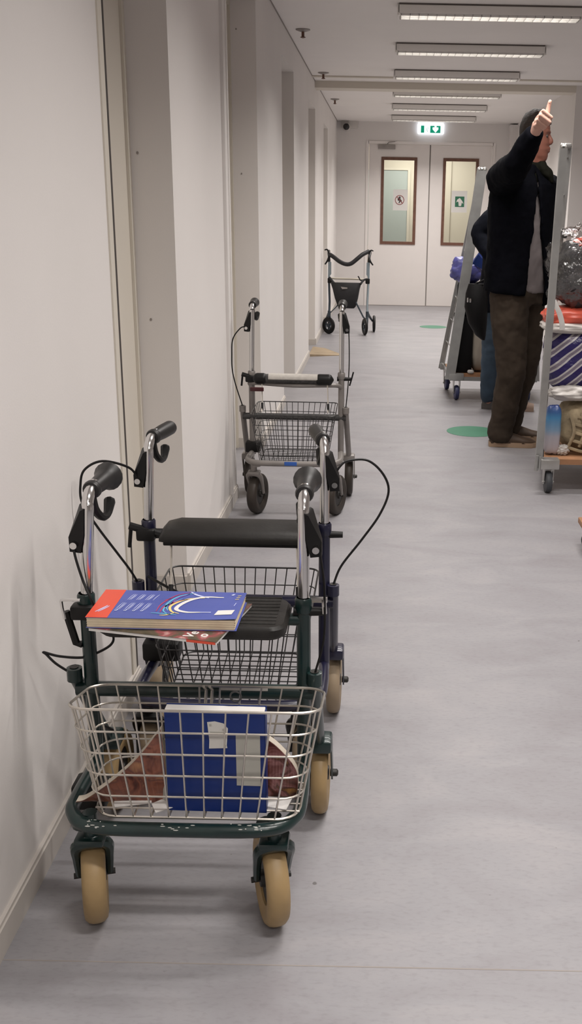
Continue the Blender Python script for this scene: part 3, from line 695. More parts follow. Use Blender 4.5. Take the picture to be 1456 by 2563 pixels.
        m = MB(); m.tube([(-px, py, 0.604), (px, py, 0.604)], 0.013, 10); m.box((0.012, 0.088, 0.607), (0.35, 0.075, 0.010), 0.003); m.build('seat_bracket', 'black_plastic', R)
    else:
        m = MB(); m.tube([(-0.165, 0.07, 0.622), (0.160, 0.07, 0.622)], 0.021, 14, round_ends=True); m.build('seat_roll', 'foam_pad', R)
        for a, b in ((-0.165, -0.140), (0.118, 0.160)):
            m = MB(); m.tube([(a, 0.07, 0.621), (b, 0.07, 0.621)], 0.026, 12, round_ends=True); m.build('end_cap', 'black_plastic', R)
        m = MB(); n = 8; ring = []
        for x in (-0.115, -0.04, 0.045, 0.11):
            q = [(x, 0.07 + 0.0235 * math.cos(PI * k / n), 0.624 + 0.0225 * math.sin(PI * k / n)) for k in range(n + 1)] + [(x, 0.07 + 0.0205 * math.cos(PI * k / n), 0.620 + 0.0205 * math.sin(PI * k / n)) for k in range(n, -1, -1)]
            ring.append(q)
        m.loft(ring); m.build('padding_strip', 'towel', R)
        m = MB(); m.tube([(-px, py, 0.585), (-px + 0.04, py - 0.02, 0.592), (0, 0.07, 0.592), (px - 0.06, 0.09, 0.592), (px - 0.01, py - 0.02, 0.585), (px, py, 0.565)], 0.010, 10, 5); m.build('seat_bracket', paint, R)
        m = MB(); m.box((-0.165, 0.03, 0.578), (0.062, 0.012, 0.018), 0.003).build('red_tab', 'reflector_red', R)
    if box_basket:
        wire_basket('basket', R, (-0.150, 0.158, -0.030, 0.200, 0.236, 0.262), (-0.186, 0.196, -0.070, 0.240, 0.478, 0.484), 5, 12, 5, 0.0016, 'wire_black', 0.028)
        for x in (-0.145, 0.155):
            m = MB(); m.tube([(x, 0.06, 0.600), (x + 0.004, 0.03, 0.545), (x + 0.007, 0.0, 0.500), (x + 0.006, -0.02, 0.484)], 0.003, 6); m.mi = 1; m.tube([(x + 0.006, 0.010, 0.520), (x + 0.008, -0.006, 0.490)], 0.0055, 8); m.build('basket_hook', ['wire_steel', 'black_plastic'], R)
    if cup_side:
        m = MB(); c0 = (-pl + (0.022 if paint == 'navy_paint' else (-0.004 if paint == 'green_paint' else 0.003)), py - (0.036 if paint == 'green_paint' else 0.006), 0.300 if paint == 'navy_paint' else (0.288 if paint != 'green_paint' else 0.216)); m.box(c0, (0.092 if paint == 'navy_paint' else 0.070, 0.062, 0.050 if paint != 'green_paint' else 0.056), 0.008); m.build('cane_cup', 'black_plastic', R)
    return R

def cable(parent, name, pts, r=0.0026, m='black_plastic', rel=True):
    o = parent.location; b = MB(); b.tube([Vector(p) - o for p in pts], r, 6, 7); return b.build(name, m, parent)

R1 = rollator('front dark green rollator, chrome wire basket holding a blue binder', -0.3625, 1.738, 0.846, 'green_paint', 'tan_rubber', 'tan_rubber', 'hub_dark', 'ribbed', yawf=(0.27, 0.30), box_basket=False, front_x=(-0.1925, 0.160), lean=0.014, in_left=0.014, rear_x=(-0.246, 0.2355))
R2 = rollator('dark blue rollator with black seat pad, tan wheels and black wire basket', -0.350, 2.236, 0.842, 'navy_paint', 'tan_rubber_dusty', 'tan_rubber_dusty', 'hub_dark', 'pad', grip_in=0.032, flare=0.0, lean=0.008, front_x=(-0.195, 0.175), rear_x=(-0.262, 0.230))
R3 = rollator('grey rollator with dark worn wheels and a rolled seat with pale towel', -0.406, 4.570, 0.945, 'grey_paint', 'brown_rubber', 'brown_rubber', 'hub_dark', 'roll', pl=0.202, lean=0.006, yawf=(-0.25, -0.32), front_x=(-0.165, 0.200), rear_x=(-0.245, 0.249), rear_y=0.345, flare=0.35, collar=0.645)
# cables
cable(R1, 'brake_cable', [(-0.592, 1.872, 0.740), (-0.590, 1.865, 0.722), (-0.575, 1.855, 0.675), (-0.556, 1.845, 0.633), (-0.545, 1.86, 0.583), (-0.530, 1.88, 0.549), (-0.536, 1.885, 0.527), (-0.560, 1.88, 0.512), (-0.589, 1.87, 0.504), (-0.633, 1.86, 0.510), (-0.664, 1.86, 0.518), (-0.660, 1.86, 0.514), (-0.642, 1.86, 0.494), (-0.614, 1.866, 0.470)])
cable(R1, 'brake_cable', [(-0.122, 1.872, 0.76), (-0.116, 1.868, 0.742), (-0.108, 1.865, 0.693), (-0.105, 1.865, 0.650), (-0.106, 1.865, 0.558), (-0.124, 1.866, 0.479)])
cable(R2, 'brake_cable', [(-0.584, 2.37, 0.745), (-0.600, 2.345, 0.778), (-0.648, 2.30, 0.803), (-0.679, 2.26, 0.792), (-0.688, 2.25, 0.757), (-0.686, 2.25, 0.714), (-0.661, 2.27, 0.652), (-0.625, 2.30, 0.576), (-0.606, 2.33, 0.525), (-0.597, 2.362, 0.482)], 0.003)
cable(R2, 'brake_cable', [(-0.112, 2.376, 0.758), (-0.098, 2.385, 0.780), (-0.079, 2.40, 0.791), (-0.032, 2.42, 0.788), (0.006, 2.42, 0.755), (0.021, 2.42, 0.710), (0.0, 2.41, 0.653), (-0.044, 2.40, 0.589), (-0.093, 2.385, 0.525), (-0.112, 2.366, 0.480)], 0.003)
cable(R2, 'strap_cord', [(-0.566, 2.35, 0.500), (-0.50, 2.30, 0.488), (-0.42, 2.26, 0.470), (-0.33, 2.25, 0.452), (-0.25, 2.26, 0.440), (-0.16, 2.33, 0.425)], 0.0035)
cable(R3, 'brake_cable', [(-0.630, 4.70, 0.850), (-0.656, 4.70, 0.840), (-0.690, 4.70, 0.792), (-0.697, 4.70, 0.720), (-0.696, 4.70, 0.650), (-0.682, 4.70, 0.580), (-0.652, 4.70, 0.482)], 0.0028)
cable(R3, 'brake_cable', [(-0.160, 4.72, 0.858), (-0.157, 4.735, 0.78), (-0.156, 4.74, 0.68), (-0.160, 4.735, 0.58), (-0.168, 4.70, 0.482)], 0.0028)
m = MB(); m.tube([(0.254, 0.14, 0.585), (0.262, 0.13, 0.612), (0.272, 0.12, 0.652)], 0.004, 6); m.build('release_lever', 'black_plastic', R3)
m = MB(); m.box((-0.001, -0.1078, 0.265), (0.056, 0.0015, 0.018), 0.0006).build('blue_label', 'sticker_blue', R3)
m = MB(); m.box((0.095, 0.124, 0.446), (0.098, 0.002, 0.009), 0.0006).build('white_label', 'sticker_white', R1)
m = MB(); m.tube([(-0.215, 0.10, 0.640), (-0.248, 0.10, 0.640), (-0.252, 0.10, 0.632), (-0.248, 0.10, 0.600)], 0.0032, 6, 3); m.build('wire_hook', 'chrome', R1)
m = MB(); m.tube([(0.215, 0.14, 0.635), (0.262, 0.14, 0.635)], 0.0065, 8); m.tube([(0.256, 0.13, 0.640), (0.258, 0.13, 0.61)], 0.005, 6); m.build('release_pin', 'chrome', R1)
m = MB(); m.tube([(-0.20, 0.20, 0.300), (0.19, 0.20, 0.300)], 0.004, 6); m.tube([(-0.145, 0.20, 0.300), (-0.145, 0.20, 0.25)], 0.003, 6); m.tube([(0.135, 0.20, 0.300), (0.135, 0.20, 0.25)], 0.004, 6)
for s in (-1, 1): m.tube([(s * 0.19, 0.20, 0.300), (s * 0.205, 0.17, 0.33), (s * 0.2155, 0.14, 0.34)], 0.004, 6)
m.build('rear_stay', 'black_plastic', R1)
# chrome basket hooked on the front rollator
wire_basket('basket', R1, (-0.165, 0.222, -0.078, 0.070, 0.278, 0.278), (-0.200, 0.262, -0.092, 0.100, 0.507, 0.462), 5, 9, 3, 0.0020, 'wire_steel', 0.045, thick_rim=1.35)
m = MB()
for x in (0.020, 0.032): m.tube([(x, 0.095, 0.464), (x + 0.002, 0.112, 0.448), (x, 0.104, 0.41)], 0.0032, 6)
m.build('basket_hook', 'wire_steel', R1)

# ------------------------------------------------------------ things on and in the front rollator
bk = empty('book', (-0.395, 1.789, 0.6335), math.radians(-0.5)); tag(bk, 'thick paperback with blue cover and orange spine stripe lying on the rollator seat', 'book')
W, D, T = 0.276, 0.140, 0.021
def sheared(mb, x0, x1, y0, y1, z0, z1):
    """slab following the book's slightly skewed outline"""
    k = 0.0
    mb.loft([[(x0, y0, z0), (x1, y0, z0), (x1 + k, y1, z0), (x0 + k, y1, z0)], [(x0, y0, z1), (x1, y0, z1), (x1 + k, y1, z1), (x0 + k, y1, z1)]])
m = MB(); sheared(m, -W / 2 + .002, W / 2 - .004, -D / 2 + .0015, D / 2 - .002, .0008, T - .001)
for i in range(4): sheared(m, -W / 2 + .0015, W / 2 - .003 + i * 0.0006, -D / 2 + .001, D / 2 - .002, .003 + i * .0045, .0042 + i * .0045)
m.build('page_block', 'book_pages', bk, smooth=False)
m = MB(); sheared(m, -W / 2, W / 2, -D / 2, D / 2, 0, .0009); m.mi = 0
def cov(x, y): return T + 0.0035 * max(0.0, (x - 0.04) / 0.1) ** 2 * (0.5 - y / D)
rings = []
for i in range(13):
    x = -W / 2 + W * i / 12; rings.append([(x, -D / 2, cov(x, -D / 2)), (x, 0, cov(x, 0)), (x, D / 2, cov(x, D / 2)), (x, D / 2, cov(x, D / 2) - .0008), (x, 0, cov(x, 0) - .0008), (x, -D / 2, cov(x, -D / 2) - .0008)])
m.mi = 0; m.loft(rings)
m.mi = 1
rings = []
for i in range(5):
    x = -W / 2 + 0.040 * i / 4; rings.append([(x, -D / 2 - .0002, cov(x, 0) + .0004), (x, D / 2 + .0002, cov(x, 0) + .0004), (x, D / 2, cov(x, 0) - .0002), (x, -D / 2, cov(x, 0) - .0002)])
m.loft(rings)
def strip(mb, pts, wd):
    """flat printed stroke on the cover"""
    P = catmull([(x, y, 0) for x, y in pts], 5); n = len(P)
    L, Rr = [], []
    for i, p in enumerate(P):
        t = (P[min(i + 1, n - 1)] - P[max(i - 1, 0)]).normalized(); nn = Vector((-t.y, t.x, 0)); k = wd * (0.35 + 0.65 * math.sin(PI * (i + 0.5) / n))
        L.append(p + nn * k); Rr.append(p - nn * k)
    z = .0007
    for i in range(n - 1):
        q = [L[i], L[i + 1], Rr[i + 1], Rr[i]]
        mb.add([(v.x, v.y, cov(v.x, v.y) + z) for v in q], [(0, 1, 2, 3)])
# pale lettering lines
m.mi = 2
for row, (y0, hgt, xs) in enumerate(((0.018, 0.030, (-0.083, -0.066, -0.049, -0.034)), (-0.032, 0.036, (-0.093, -0.076, -0.060, -0.045)))):
    for j, x in enumerate(xs):
        strip(m, [(x, y0), (x + .003, y0 + hgt * .6), (x + .0065, y0 + hgt)], .0007)
        if not (row == 0 and j == 3):
            strip(m, [(x + .003, y0), (x + .007, y0 + hgt * .5), (x + .0095, y0 + hgt)], .0009); strip(m, [(x + .006, y0), (x + .010, y0 + hgt * .5), (x + .0125, y0 + hgt * .95)], .0007)
        if row: strip(m, [(x - .001, y0 - .002), (x + .002, y0 - .004), (x + .005, y0 + .002)], .0014)
strip(m, [(-0.127, -0.044), (-0.118, -0.026), (-0.112, -0.012)], .0018); strip(m, [(-0.122, -0.044), (-0.114, -0.028), (-0.108, -0.014)], .0014)
strip(m, [(0.112, 0.052), (0.116, 0.058)], .003)
arcs = [(5, [(0.098, 0.040), (0.060, 0.040), (0.032, 0.018), (0.018, -0.020), (0.038, -0.036), (0.066, -0.036)], .0042),
        (2, [(0.070, 0.036), (0.045, 0.050), (0.030, 0.066)], .0028), (6, [(0.062, 0.036), (0.030, 0.028), (0.006, -0.006), (0.012, -0.034), (0.028, -0.044)], .0026),
        (4, [(0.045, 0.030), (0.018, 0.020), (-0.006, -0.012), (-0.008, -0.040)], .0016), (3, [(0.040, 0.060), (0.012, 0.042), (-0.004, 0.000), (0.004, -0.030)], .0020),
        (4, [(0.030, 0.064), (0.004, 0.044), (-0.014, 0.0), (-0.016, -0.036)], .0014), (7, [(0.030, 0.056), (0.010, 0.030), (0.002, -0.010)], .0016), (3, [(0.020, 0.030), (0.000, 0.000), (-0.004, -0.030), (0.010, -0.050)], .0016),
        (3, [(-0.024, -0.044), (0.000, -0.046), (0.024, -0.050)], .0018), (4, [(-0.002, 0.030), (-0.012, 0.020)], .001), (2, [(0.066, -0.036), (0.086, -0.036)], .002), (6, [(0.020, -0.040), (0.006, -0.052), (-0.006, -0.054)], .0018)]
for mi, pts, wd in arcs: m.mi = mi; strip(m, pts, wd)
m.mi = 5; m.loft([[(0.094, -0.050, cov(.094, -.05) + .0005), (0.126, -0.048, cov(.126, -.05) + .0005), (0.129, -0.026, cov(.126, -.03) + .0005), (0.098, -0.028, cov(.098, -.03) + .0005)], [(0.094, -0.050, cov(.094, -.05) + .001), (0.126, -0.048, cov(.126, -.05) + .001), (0.129, -0.026, cov(.126, -.03) + .001), (0.098, -0.028, cov(.098, -.03) + .001)]])
m.mi = 6
for q in (0.0, 0.006, 0.012): strip(m, [(0.121 + q * .2, 0.030 + q * 1.6), (0.128 + q * .2, 0.032 + q * 1.6)], .0015)
m.mi = 2; strip(m, [(0.124, -0.004), (0.126, 0.012)], .0008)
m.build('cover', ['book_blue', 'book_orange', 'ink_pale', 'ink_cyan', 'ink_red', 'paper_white', 'ink_yellow', 'ink_purple'], bk, smooth=False)

mg = empty('magazine', (-0.386, 1.8000, 0.6262), math.radians(-12.3)); tag(mg, 'flower covered magazine poking out beneath the blue book on the seat', 'magazine')
m = MB(); m.box((0, -0.0115, 0.003), (0.248, 0.188, 0.0055)); m.build('page_block', 'paper_white', mg, smooth=False)
m = MB(); m.box((0, -0.0115, 0.0062), (0.250, 0.190, 0.0008)); m.mi = 1; m.box((0.095, -0.1059, 0.0030), (0.055, 0.0008, 0.0050)); m.build('cover', ['print_flowers', 'book_orange'], mg, smooth=False)
def lettering(body, size, loc, rot, material, name, parent):
    cu = bpy.data.curves.new('letters', 'FONT'); cu.body = body; cu.size = size; cu.extrude = 0.0003; cu.offset = size * 0.02
    t = bpy.data.objects.new('letters_source', cu); COL.objects.link(t)
    dg = bpy.context.evaluated_depsgraph_get(); dg.update()
    me = bpy.data.meshes.new_from_object(t.evaluated_get(dg)); COL.objects.unlink(t); bpy.data.objects.remove(t)
    me.materials.clear(); me.materials.append(MAT[material])
    o = bpy.data.objects.new(name, me); COL.objects.link(o); o.location = loc; o.rotation_euler = rot; o.parent = parent; return o
lettering('Ve', 0.026, (0.0740, -0.1010, 0.0070), (0, 0, math.radians(78)), 'paper_white', 'cover_lettering', mg)
lettering('o', 0.026, (0.0980, -0.0930, 0.0070), (0, 0, math.radians(78)), 'paper_white', 'cover_lettering', mg)

bi = empty('binder', (-0.295, 1.690, 0.281), math.radians(-1)); tag(bi, 'blue binder standing upright in the chrome wire basket', 'binder')
m = MB(); m.box2((-0.093, -0.012, 0.0), (0.093, -0.0105, 0.209)); m.box2((-0.093, 0.0095, 0.0), (0.093, 0.012, 0.212)); m.box2((0.0915, -0.012, 0.0), (0.093, 0.0105, 0.208)); m.build('cover', 'binder_blue', bi, smooth=False)
MB().box2((-0.0925, -0.0103, 0.003), (0.091, 0.0093, 0.2115), 0.0015).build('page_block', 'paper_white', bi, smooth=False)
MB().box2((0.038, -0.0130, 0.058), (0.083, -0.0122, 0.164)).build('spine_label', 'label_grey', bi, smooth=False)
m = MB(); flat(m, [(-0.012, 0.134), (0.022, 0.136), (0.021, 0.141), (0.024, 0.176), (0.016, 0.186), (0.000, 0.190), (-0.014, 0.188), (-0.011, 0.150)], -0.0131, -0.0122); m.mi = 1
for x, z in ((-0.008, 0.183), (0.016, 0.174), (0.018, 0.141)): m.box((x, -0.0134, z), (0.004, 0.0008, 0.004))
m.box((0.004, -0.0134, 0.168), (0.026, 0.0008, 0.0018)); m.build('torn_sticker', ['sticker_white', 'label_grey'], bi, smooth=False)
m = MB(); m.tube([(0.035 + 0.010 * math.cos(a), 0.014, 0.228 + 0.010 * math.sin(a)) for a in [2 * PI * k / 16 for k in range(16)]], 0.0018, 6, closed=True); m.build('binder_ring', 'wire_black', bi)

def bent_magazine(name, label, top, zb, yb, thick, cover, lean):
    """magazine standing on its edge: top = list of (x, y, z) along the upper edge"""
    r = empty(name, (0, 0, 0)); 
    o = Vector(top[len(top) // 2]); o.z = zb; r.location = o
    tag(r, label, 'magazine')
    P = catmull(top, 5); m = MB(); c = MB()
    rg, cg = [], []
    for p in P:
        b = Vector((p.x + lean * 0.3, yb, zb)); a = p
        n = Vector((0, 1, 0))
        rg.append([a - o + n * 0.0004, b - o + n * 0.0004, b - o + n * thick, a - o + n * thick])
        cg.append([a - o - n * 0.0006 + Vector((0, 0, -0.001)), b - o - n * 0.0006, b - o + n * 0.0004, a - o + n * 0.0004 + Vector((0, 0, -0.001))])
    m.loft(rg); c.loft(cg)
    m.build('page_block', 'page_cream', r, smooth=False); c.build('cover', cover, r, smooth=False); return r
bent_magazine('magazine', 'brown and red food magazine leaning on the left side of the wire basket', [(-0.560, 1.672, 0.300), (-0.540, 1.672, 0.307), (-0.485, 1.672, 0.350), (-0.440, 1.675, 0.395), (-0.396, 1.680, 0.452)], 0.284, 1.700, 0.021, 'print_food', 0.02)
bent_magazine('magazine', 'curved pink and brown magazine pressed into the right side of the wire basket', [(-0.235, 1.735, 0.415), (-0.205, 1.732, 0.405), (-0.175, 1.725, 0.382), (-0.150, 1.718, 0.350), (-0.146, 1.712, 0.318), (-0.150, 1.708, 0.290)], 0.284, 1.730, 0.018, 'print_pink', -0.02)
m = MB(); m.loft([[(-0.405, 1.700, 0.286), (-0.385, 1.688, 0.286), (-0.388, 1.690, 0.355), (-0.415, 1.702, 0.345)], [(-0.405, 1.703, 0.286), (-0.385, 1.691, 0.286), (-0.388, 1.693, 0.355), (-0.415, 1.705, 0.345)]])
tag(m.build('paper_slip', 'label_grey', None, smooth=False), 'small grey-green paper slip left of the blue binder in the basket', 'paper')
for i, (x, y_, a, w_, lb) in enumerate(((-0.46, 1.700, 0.2, 0.07, 'crumpled white paper scrap on the basket floor left of the binder'), (-0.185, 1.700, -0.3, 0.05, 'pale paper scrap on the basket floor right of the binder'), (-0.40, 1.685, 0.5, 0.035, 'tiny white paper scrap on the basket floor by the binder corner'))):
    m = MB(); m.loft([[(-w_ / 2, -0.012, 0), (w_ / 2, -0.014, 0.004), (w_ / 2, 0.016, 0.006), (-w_ / 2, 0.014, 0.001)], [(-w_ / 2, -0.012, 0.0015), (w_ / 2, -0.014, 0.0055), (w_ / 2, 0.016, 0.0075), (-w_ / 2, 0.014, 0.0025)]])
    o = m.build('paper_scrap', 'paper_white', None, smooth=False); o.location = (x, y_, 0.2845); o.rotation_euler = (0.15, 0, a); tag(o, lb, 'paper')

# ------------------------------------------------------------ far rollator with the black tote bag
R4 = empty('rollator', (-0.40, 11.60, 0)); tag(R4, 'slim far rollator with black tote bag and curved backrest near the double doors', 'rollator')
for s, xb, xt in ((-1, -0.215, -0.225), (1, 0.215, 0.222)):
    m = MB(); m.tube([(xb, 0.04, 0.22), (xb - 0.002 * s, 0.09, 0.36), (xt, 0.15, 0.60)], 0.013, 10); m.build('side_post', 'frame_dark' if s < 0 else 'frame_iceblue', R4)
    m = MB(); m.tube([(xt, 0.15, 0.58), (xt, 0.18, 0.82)], 0.012, 10); m.loft([[(xt - 0.006 * s, 0.145, 0.63), (xt - 0.006 * s, 0.165, 0.63), (xt - 0.026 * s, 0.165, 0.66), (xt - 0.026 * s, 0.145, 0.66)], [(xt + 0.004 * s, 0.16, 0.80), (xt + 0.004 * s, 0.18, 0.80), (xt - 0.024 * s, 0.18, 0.79), (xt - 0.024 * s, 0.16, 0.79)]]); m.build('handle_tube', 'frame_iceblue', R4)
    m = MB(); m.tube([(xt, 0.17, 0.80), (xt + 0.004 * s, 0.20, 0.85), (xt + 0.01 * s, 0.27, 0.885), (xt + 0.012 * s, 0.36, 0.90)], [0.016, 0.015, 0.017, 0.016], 10, 4, round_ends=True); m.build('hand_grip', 'grip_rubber', R4)
    m = MB(); m.tube([(xt + 0.004 * s, 0.17, 0.84), (xt + 0.020 * s, 0.15, 0.80), (xt + 0.045 * s, 0.18, 0.765)], [0.012, 0.010, 0.008], 8, 3); m.tube([(xt, 0.15, 0.88), (xt + 0.02 * s, 0.14, 0.925), (xt + 0.05 * s, 0.14, 0.92)], [0.008, 0.009, 0.007], 8, 3); m.build('brake_lever', 'black_plastic', R4)
    m = MB(); m.tube([(xb, 0.05, 0.26), (xb + 0.010 * s, 0.12, 0.22), (xb + 0.055 * s, 0.30, 0.13)], [0.014, 0.016, 0.011], 10, 4); m.build('rear_leg', 'frame_dark', R4)
    rx2 = xb + (0.075 if s > 0 else -0.015)
    wheel(R4, 'rear_wheel', (rx2, 0.34, 0.095), 0.095, 0.032, 'black_plastic', 'brown_rubber', yaw=0.05, spokes=True)
    yw = 0.85 if s < 0 else 0.30
    fx, fy = (-0.222, 0.06) if s < 0 else (0.190, 0.01)
    m = MB(); m.tube([(xb, 0.04, 0.26), (xb, 0.04, 0.20)], 0.018, 10); c, sn = math.cos(yw), math.sin(yw)
    m.tube([(xb, 0.04, 0.205), (fx + c * 0.022, fy + sn * 0.022, 0.15), (fx + c * 0.024, fy + sn * 0.024, 0.095)], [0.016, 0.018, 0.012], 8, 3); m.build('front_fork', 'frame_dark', R4)
    wheel(R4, 'front_wheel', (fx, fy, 0.095), 0.095, 0.030, 'black_plastic', 'frame_dark', yaw=yw, spokes=True)
m = MB(); m.tube([(-0.215, 0.20, 0.868), (-0.17, 0.13, 0.845), (-0.10, 0.07, 0.800), (-0.03, 0.05, 0.775), (0.03, 0.05, 0.785), (0.10, 0.07, 0.840), (0.15, 0.10, 0.880), (0.215, 0.16, 0.912)], 0.023, 12, 5, round_ends=True); m.build('backrest_strap', 'tote_fabric', R4)
m = MB(); m.tube([(-0.225, 0.15, 0.612), (0.222, 0.15, 0.606)], 0.010, 10); m.build('seat_bar', 'beyond_wall', R4)
m = MB(); m.box((-0.215, 0.145, 0.588), (0.05, 0.05, 0.06), 0.01); m.mi = 0; m.build('hinge', 'black_plastic', R4)
m = MB(); m.box((0.212, 0.145, 0.588), (0.05, 0.05, 0.06), 0.01); m.tube([(0.17, 0.12, 0.59), (0.13, 0.10, 0.60), (0.105, 0.10, 0.645)], 0.007, 8); m.build('hinge', 'black_plastic', R4)
m = MB(); m.tube([(0.01, 0.06, 0.50), (0.17, 0.03, 0.20), (0.19, 0.03, 0.18)], 0.009, 8); m.tube([(-0.20, 0.04, 0.24), (-0.10, 0.08, 0.34)], 0.006, 8); m.build('folding_strut', 'frame_dark', R4)
tb = MB(); rg = []
for z, x0, x1, y0, y1 in ((0.29, -0.085, 0.065, 0.05, 0.11), (0.312, -0.122, 0.085, 0.03, 0.13), (0.40, -0.155, 0.108, 0.015, 0.15), (0.50, -0.180, 0.125, 0.02, 0.15), (0.57, -0.205, 0.145, 0.05, 0.14)):
    q = []
    for k in range(20):
        a = 2 * PI * k / 20; cc, ss = math.cos(a), math.sin(a)
        q.append(((x0 + x1) / 2 + (x1 - x0) / 2 * math.copysign(abs(cc) ** 0.5, cc), (y0 + y1) / 2 + (y1 - y0) / 2 * math.copysign(abs(ss) ** 0.6, ss), z))
    rg.append(q)
tb.loft(rg); to = tb.build('tote_bag', 'tote_fabric', R4)
m = MB(); m.tube([(-0.16, 0.06, 0.565), (-0.20, 0.10, 0.605), (-0.215, 0.14, 0.62)], 0.012, 8, 3); m.tube([(0.135, 0.06, 0.56), (0.165, 0.10, 0.60), (0.20, 0.14, 0.61)], 0.012, 8, 3); m.build('bag_strap', 'tote_fabric', to)
m = MB(); flat(m, [(-0.085, 0.530), (-0.010, 0.522), (-0.012, 0.510), (-0.070, 0.505)], 0.014, 0.016); m.build('bag_patch', 'brushed_grey', to, smooth=False)

# ------------------------------------------------------------ roll cages and their loads
def lump(name, c, size, material, parent=None, label=None, cat='bag', p=2.6, amp=0.06, ns=4.0, seed=0.0, rot=0.0, tilt=0.0, crease=0.0, group=None):
    """soft filled bag: rounded block with folds"""
    m = MB(); nu, nv = 44, 30; rings = []
    for i in range(nv + 1):
        a = -PI / 2 + PI * i / nv; a = max(-PI / 2 + 0.04, min(PI / 2 - 0.04, a)); ring = []
        for k in range(nu):
            b = 2 * PI * k / nu; d = Vector((math.cos(a) * math.cos(b), math.cos(a) * math.sin(b), math.sin(a)))
            q = (abs(d.x) ** p + abs(d.y) ** p + abs(d.z) ** p) ** (-1 / p)
            v = d * q
            nn = noise.noise(v * ns * 0.5 + Vector((seed, seed, 0))) + 0.5 * noise.noise(v * ns + Vector((0, seed, seed)))
            cr = crease * abs(noise.noise(v * ns * 1.7 + Vector((seed, 3, 1))))
            v = v * (1 + amp * nn - cr)
            ring.append((v.x * size[0] / 2, v.y * size[1] / 2, v.z * size[2] / 2))
        rings.append(ring)
    m.at(rot=(tilt, 0, rot)); m.loft(rings)
    o = m.build(name, material, parent, angle=180)
    o.location = c if not parent else (Vector(c) - parent.location)
    if label: tag(o, label, cat, group)
    return o

def castor(parent, loc, yaw, tyre, bracket, r=0.055, wd=0.032):
    c, sn = math.cos(yaw), math.sin(yaw); x, y, z = loc
    def T(u, v, zz): return (x + c * u - sn * v, y + sn * u + c * v, zz)
    m = MB()
    for s in (-1, 1):
        a = [T(s * 0.021, -0.020, 0.150), T(s * 0.025, -0.020, 0.150), T(s * 0.025, 0.040, 0.150), T(s * 0.021, 0.040, 0.150)]
        b = [T(s * 0.021, -0.010, 0.045), T(s * 0.025, -0.010, 0.045), T(s * 0.025, 0.014, 0.045), T(s * 0.021, 0.014, 0.045)]
        m.loft([a, b])
    m.box((x, y + 0.01, 0.150), (0.054, 0.07, 0.010), 0.003); m.tube([T(-0.03, 0, r), T(0.03, 0, r)], 0.006, 8)
    f = m.build('castor_fork', bracket, parent)
    w_ = MB(); h = wd / 2
    w_.lathe([(0.008, -h), (r * 0.7, -h), (r * 0.95, -h * 0.8), (r, -h * 0.3), (r, h * 0.3), (r * 0.95, h * 0.8), (r * 0.7, h), (0.008, h)], (0, 0, 0), 'x', 26)
    o = w_.build('castor_wheel', tyre, f); o.location = (x, y, r); o.rotation_euler = (0, 0, yaw)
    return f

def side_frame(parent, f0, f1, b0, b1, wf, wb, name='side_frame'):
    """two uprights joined by rungs, f = front post bottom/top, b = back post bottom/top"""
    f0, f1, b0, b1 = map(Vector, (f0, f1, b0, b1)); m = MB()
    def post(a, b, wx, wy):
        rg = []
        for p in (a, b): rg.append([(p.x - wx / 2, p.y - wy / 2, p.z), (p.x + wx / 2, p.y - wy / 2, p.z), (p.x + wx / 2, p.y + wy / 2, p.z), (p.x - wx / 2, p.y + wy / 2, p.z)])
        m.loft(rg)
    post(f0, f1, wf, 0.028); post(b0, b1, wb, 0.028)
    fr = m.build(name, 'cage_steel', parent, smooth=False)
    r_ = MB()
    for k in range(9):
        t = 0.03 + 0.94 * k / 8; r_.tube([f0.lerp(f1, t), b0.lerp(b1, t)], 0.005, 6)
    for q in (0.33, 0.66): r_.tube([f0.lerp(b0, q) + Vector((0, 0, 0.04)), f1.lerp(b1, q)], 0.004, 6)
    r_.tube([f1, f1 + Vector((0, 0.01, 0.010)), b1 + Vector((0, -0.01, 0.010)), b1], 0.014, 8)
    r_.build('rungs', 'cage_steel', fr)
    c_ = MB()
    for p, w__ in ((f1, wf), (b1, wb)):
        for s in (-1, 1): c_.ell((p.x + s * w__ * 0.28, p.y, p.z + 0.004), (w__ * 0.24, 0.016, 0.020), 10, 6)
    c_.build('top_caps', 'cage_zinc', fr)
    return fr

C1 = empty('roll_cage', (0.84, 7.88, 0)); tag(C1, 'roll cage trolley with blue castor tyres, half hidden behind the two people', 'trolley', 'roll cages')
o1 = C1.location
side_frame(C1, Vector((0.505, 7.60, 0.16)) - o1, Vector((0.676, 7.60, 1.650)) - o1, Vector((0.465, 8.15, 0.16)) - o1, Vector((0.712, 8.15, 1.650)) - o1, 0.072, 0.034)
side_frame(C1, Vector((1.160, 7.60, 0.16)) - o1, Vector((1.060, 7.60, 1.650)) - o1, Vector((1.180, 8.15, 0.16)) - o1, Vector((1.060, 8.15, 1.650)) - o1, 0.034, 0.034)
m = MB(); m.box2((0.50 - o1.x, 7.62 - o1.y, 0.178), (1.14 - o1.x, 8.14 - o1.y, 0.200)); m.build('deck_board', 'plywood', C1, smooth=False)
m = MB()
for a, b in (((0.50, 7.585), (0.61, 7.64)), ((1.06, 7.585), (1.16, 7.64)), ((0.46, 8.12), (0.56, 8.17)), ((1.08, 8.12), (1.19, 8.17))): m.box2((a[0] - o1.x, a[1] - o1.y, 0.152), (b[0] - o1.x, b[1] - o1.y, 0.204), 0.004)
m.box2((0.49 - o1.x, 7.60 - o1.y, 0.158), (0.515 - o1.x, 8.15 - o1.y, 0.185)); m.box2((1.13 - o1.x, 7.60 - o1.y, 0.158), (1.155 - o1.x, 8.15 - o1.y, 0.185))
m.box2((0.61 - o1.x, 7.60 - o1.y, 0.150), (1.06 - o1.x, 7.63 - o1.y, 0.176)); m.build('base_frame', 'cage_steel', C1)
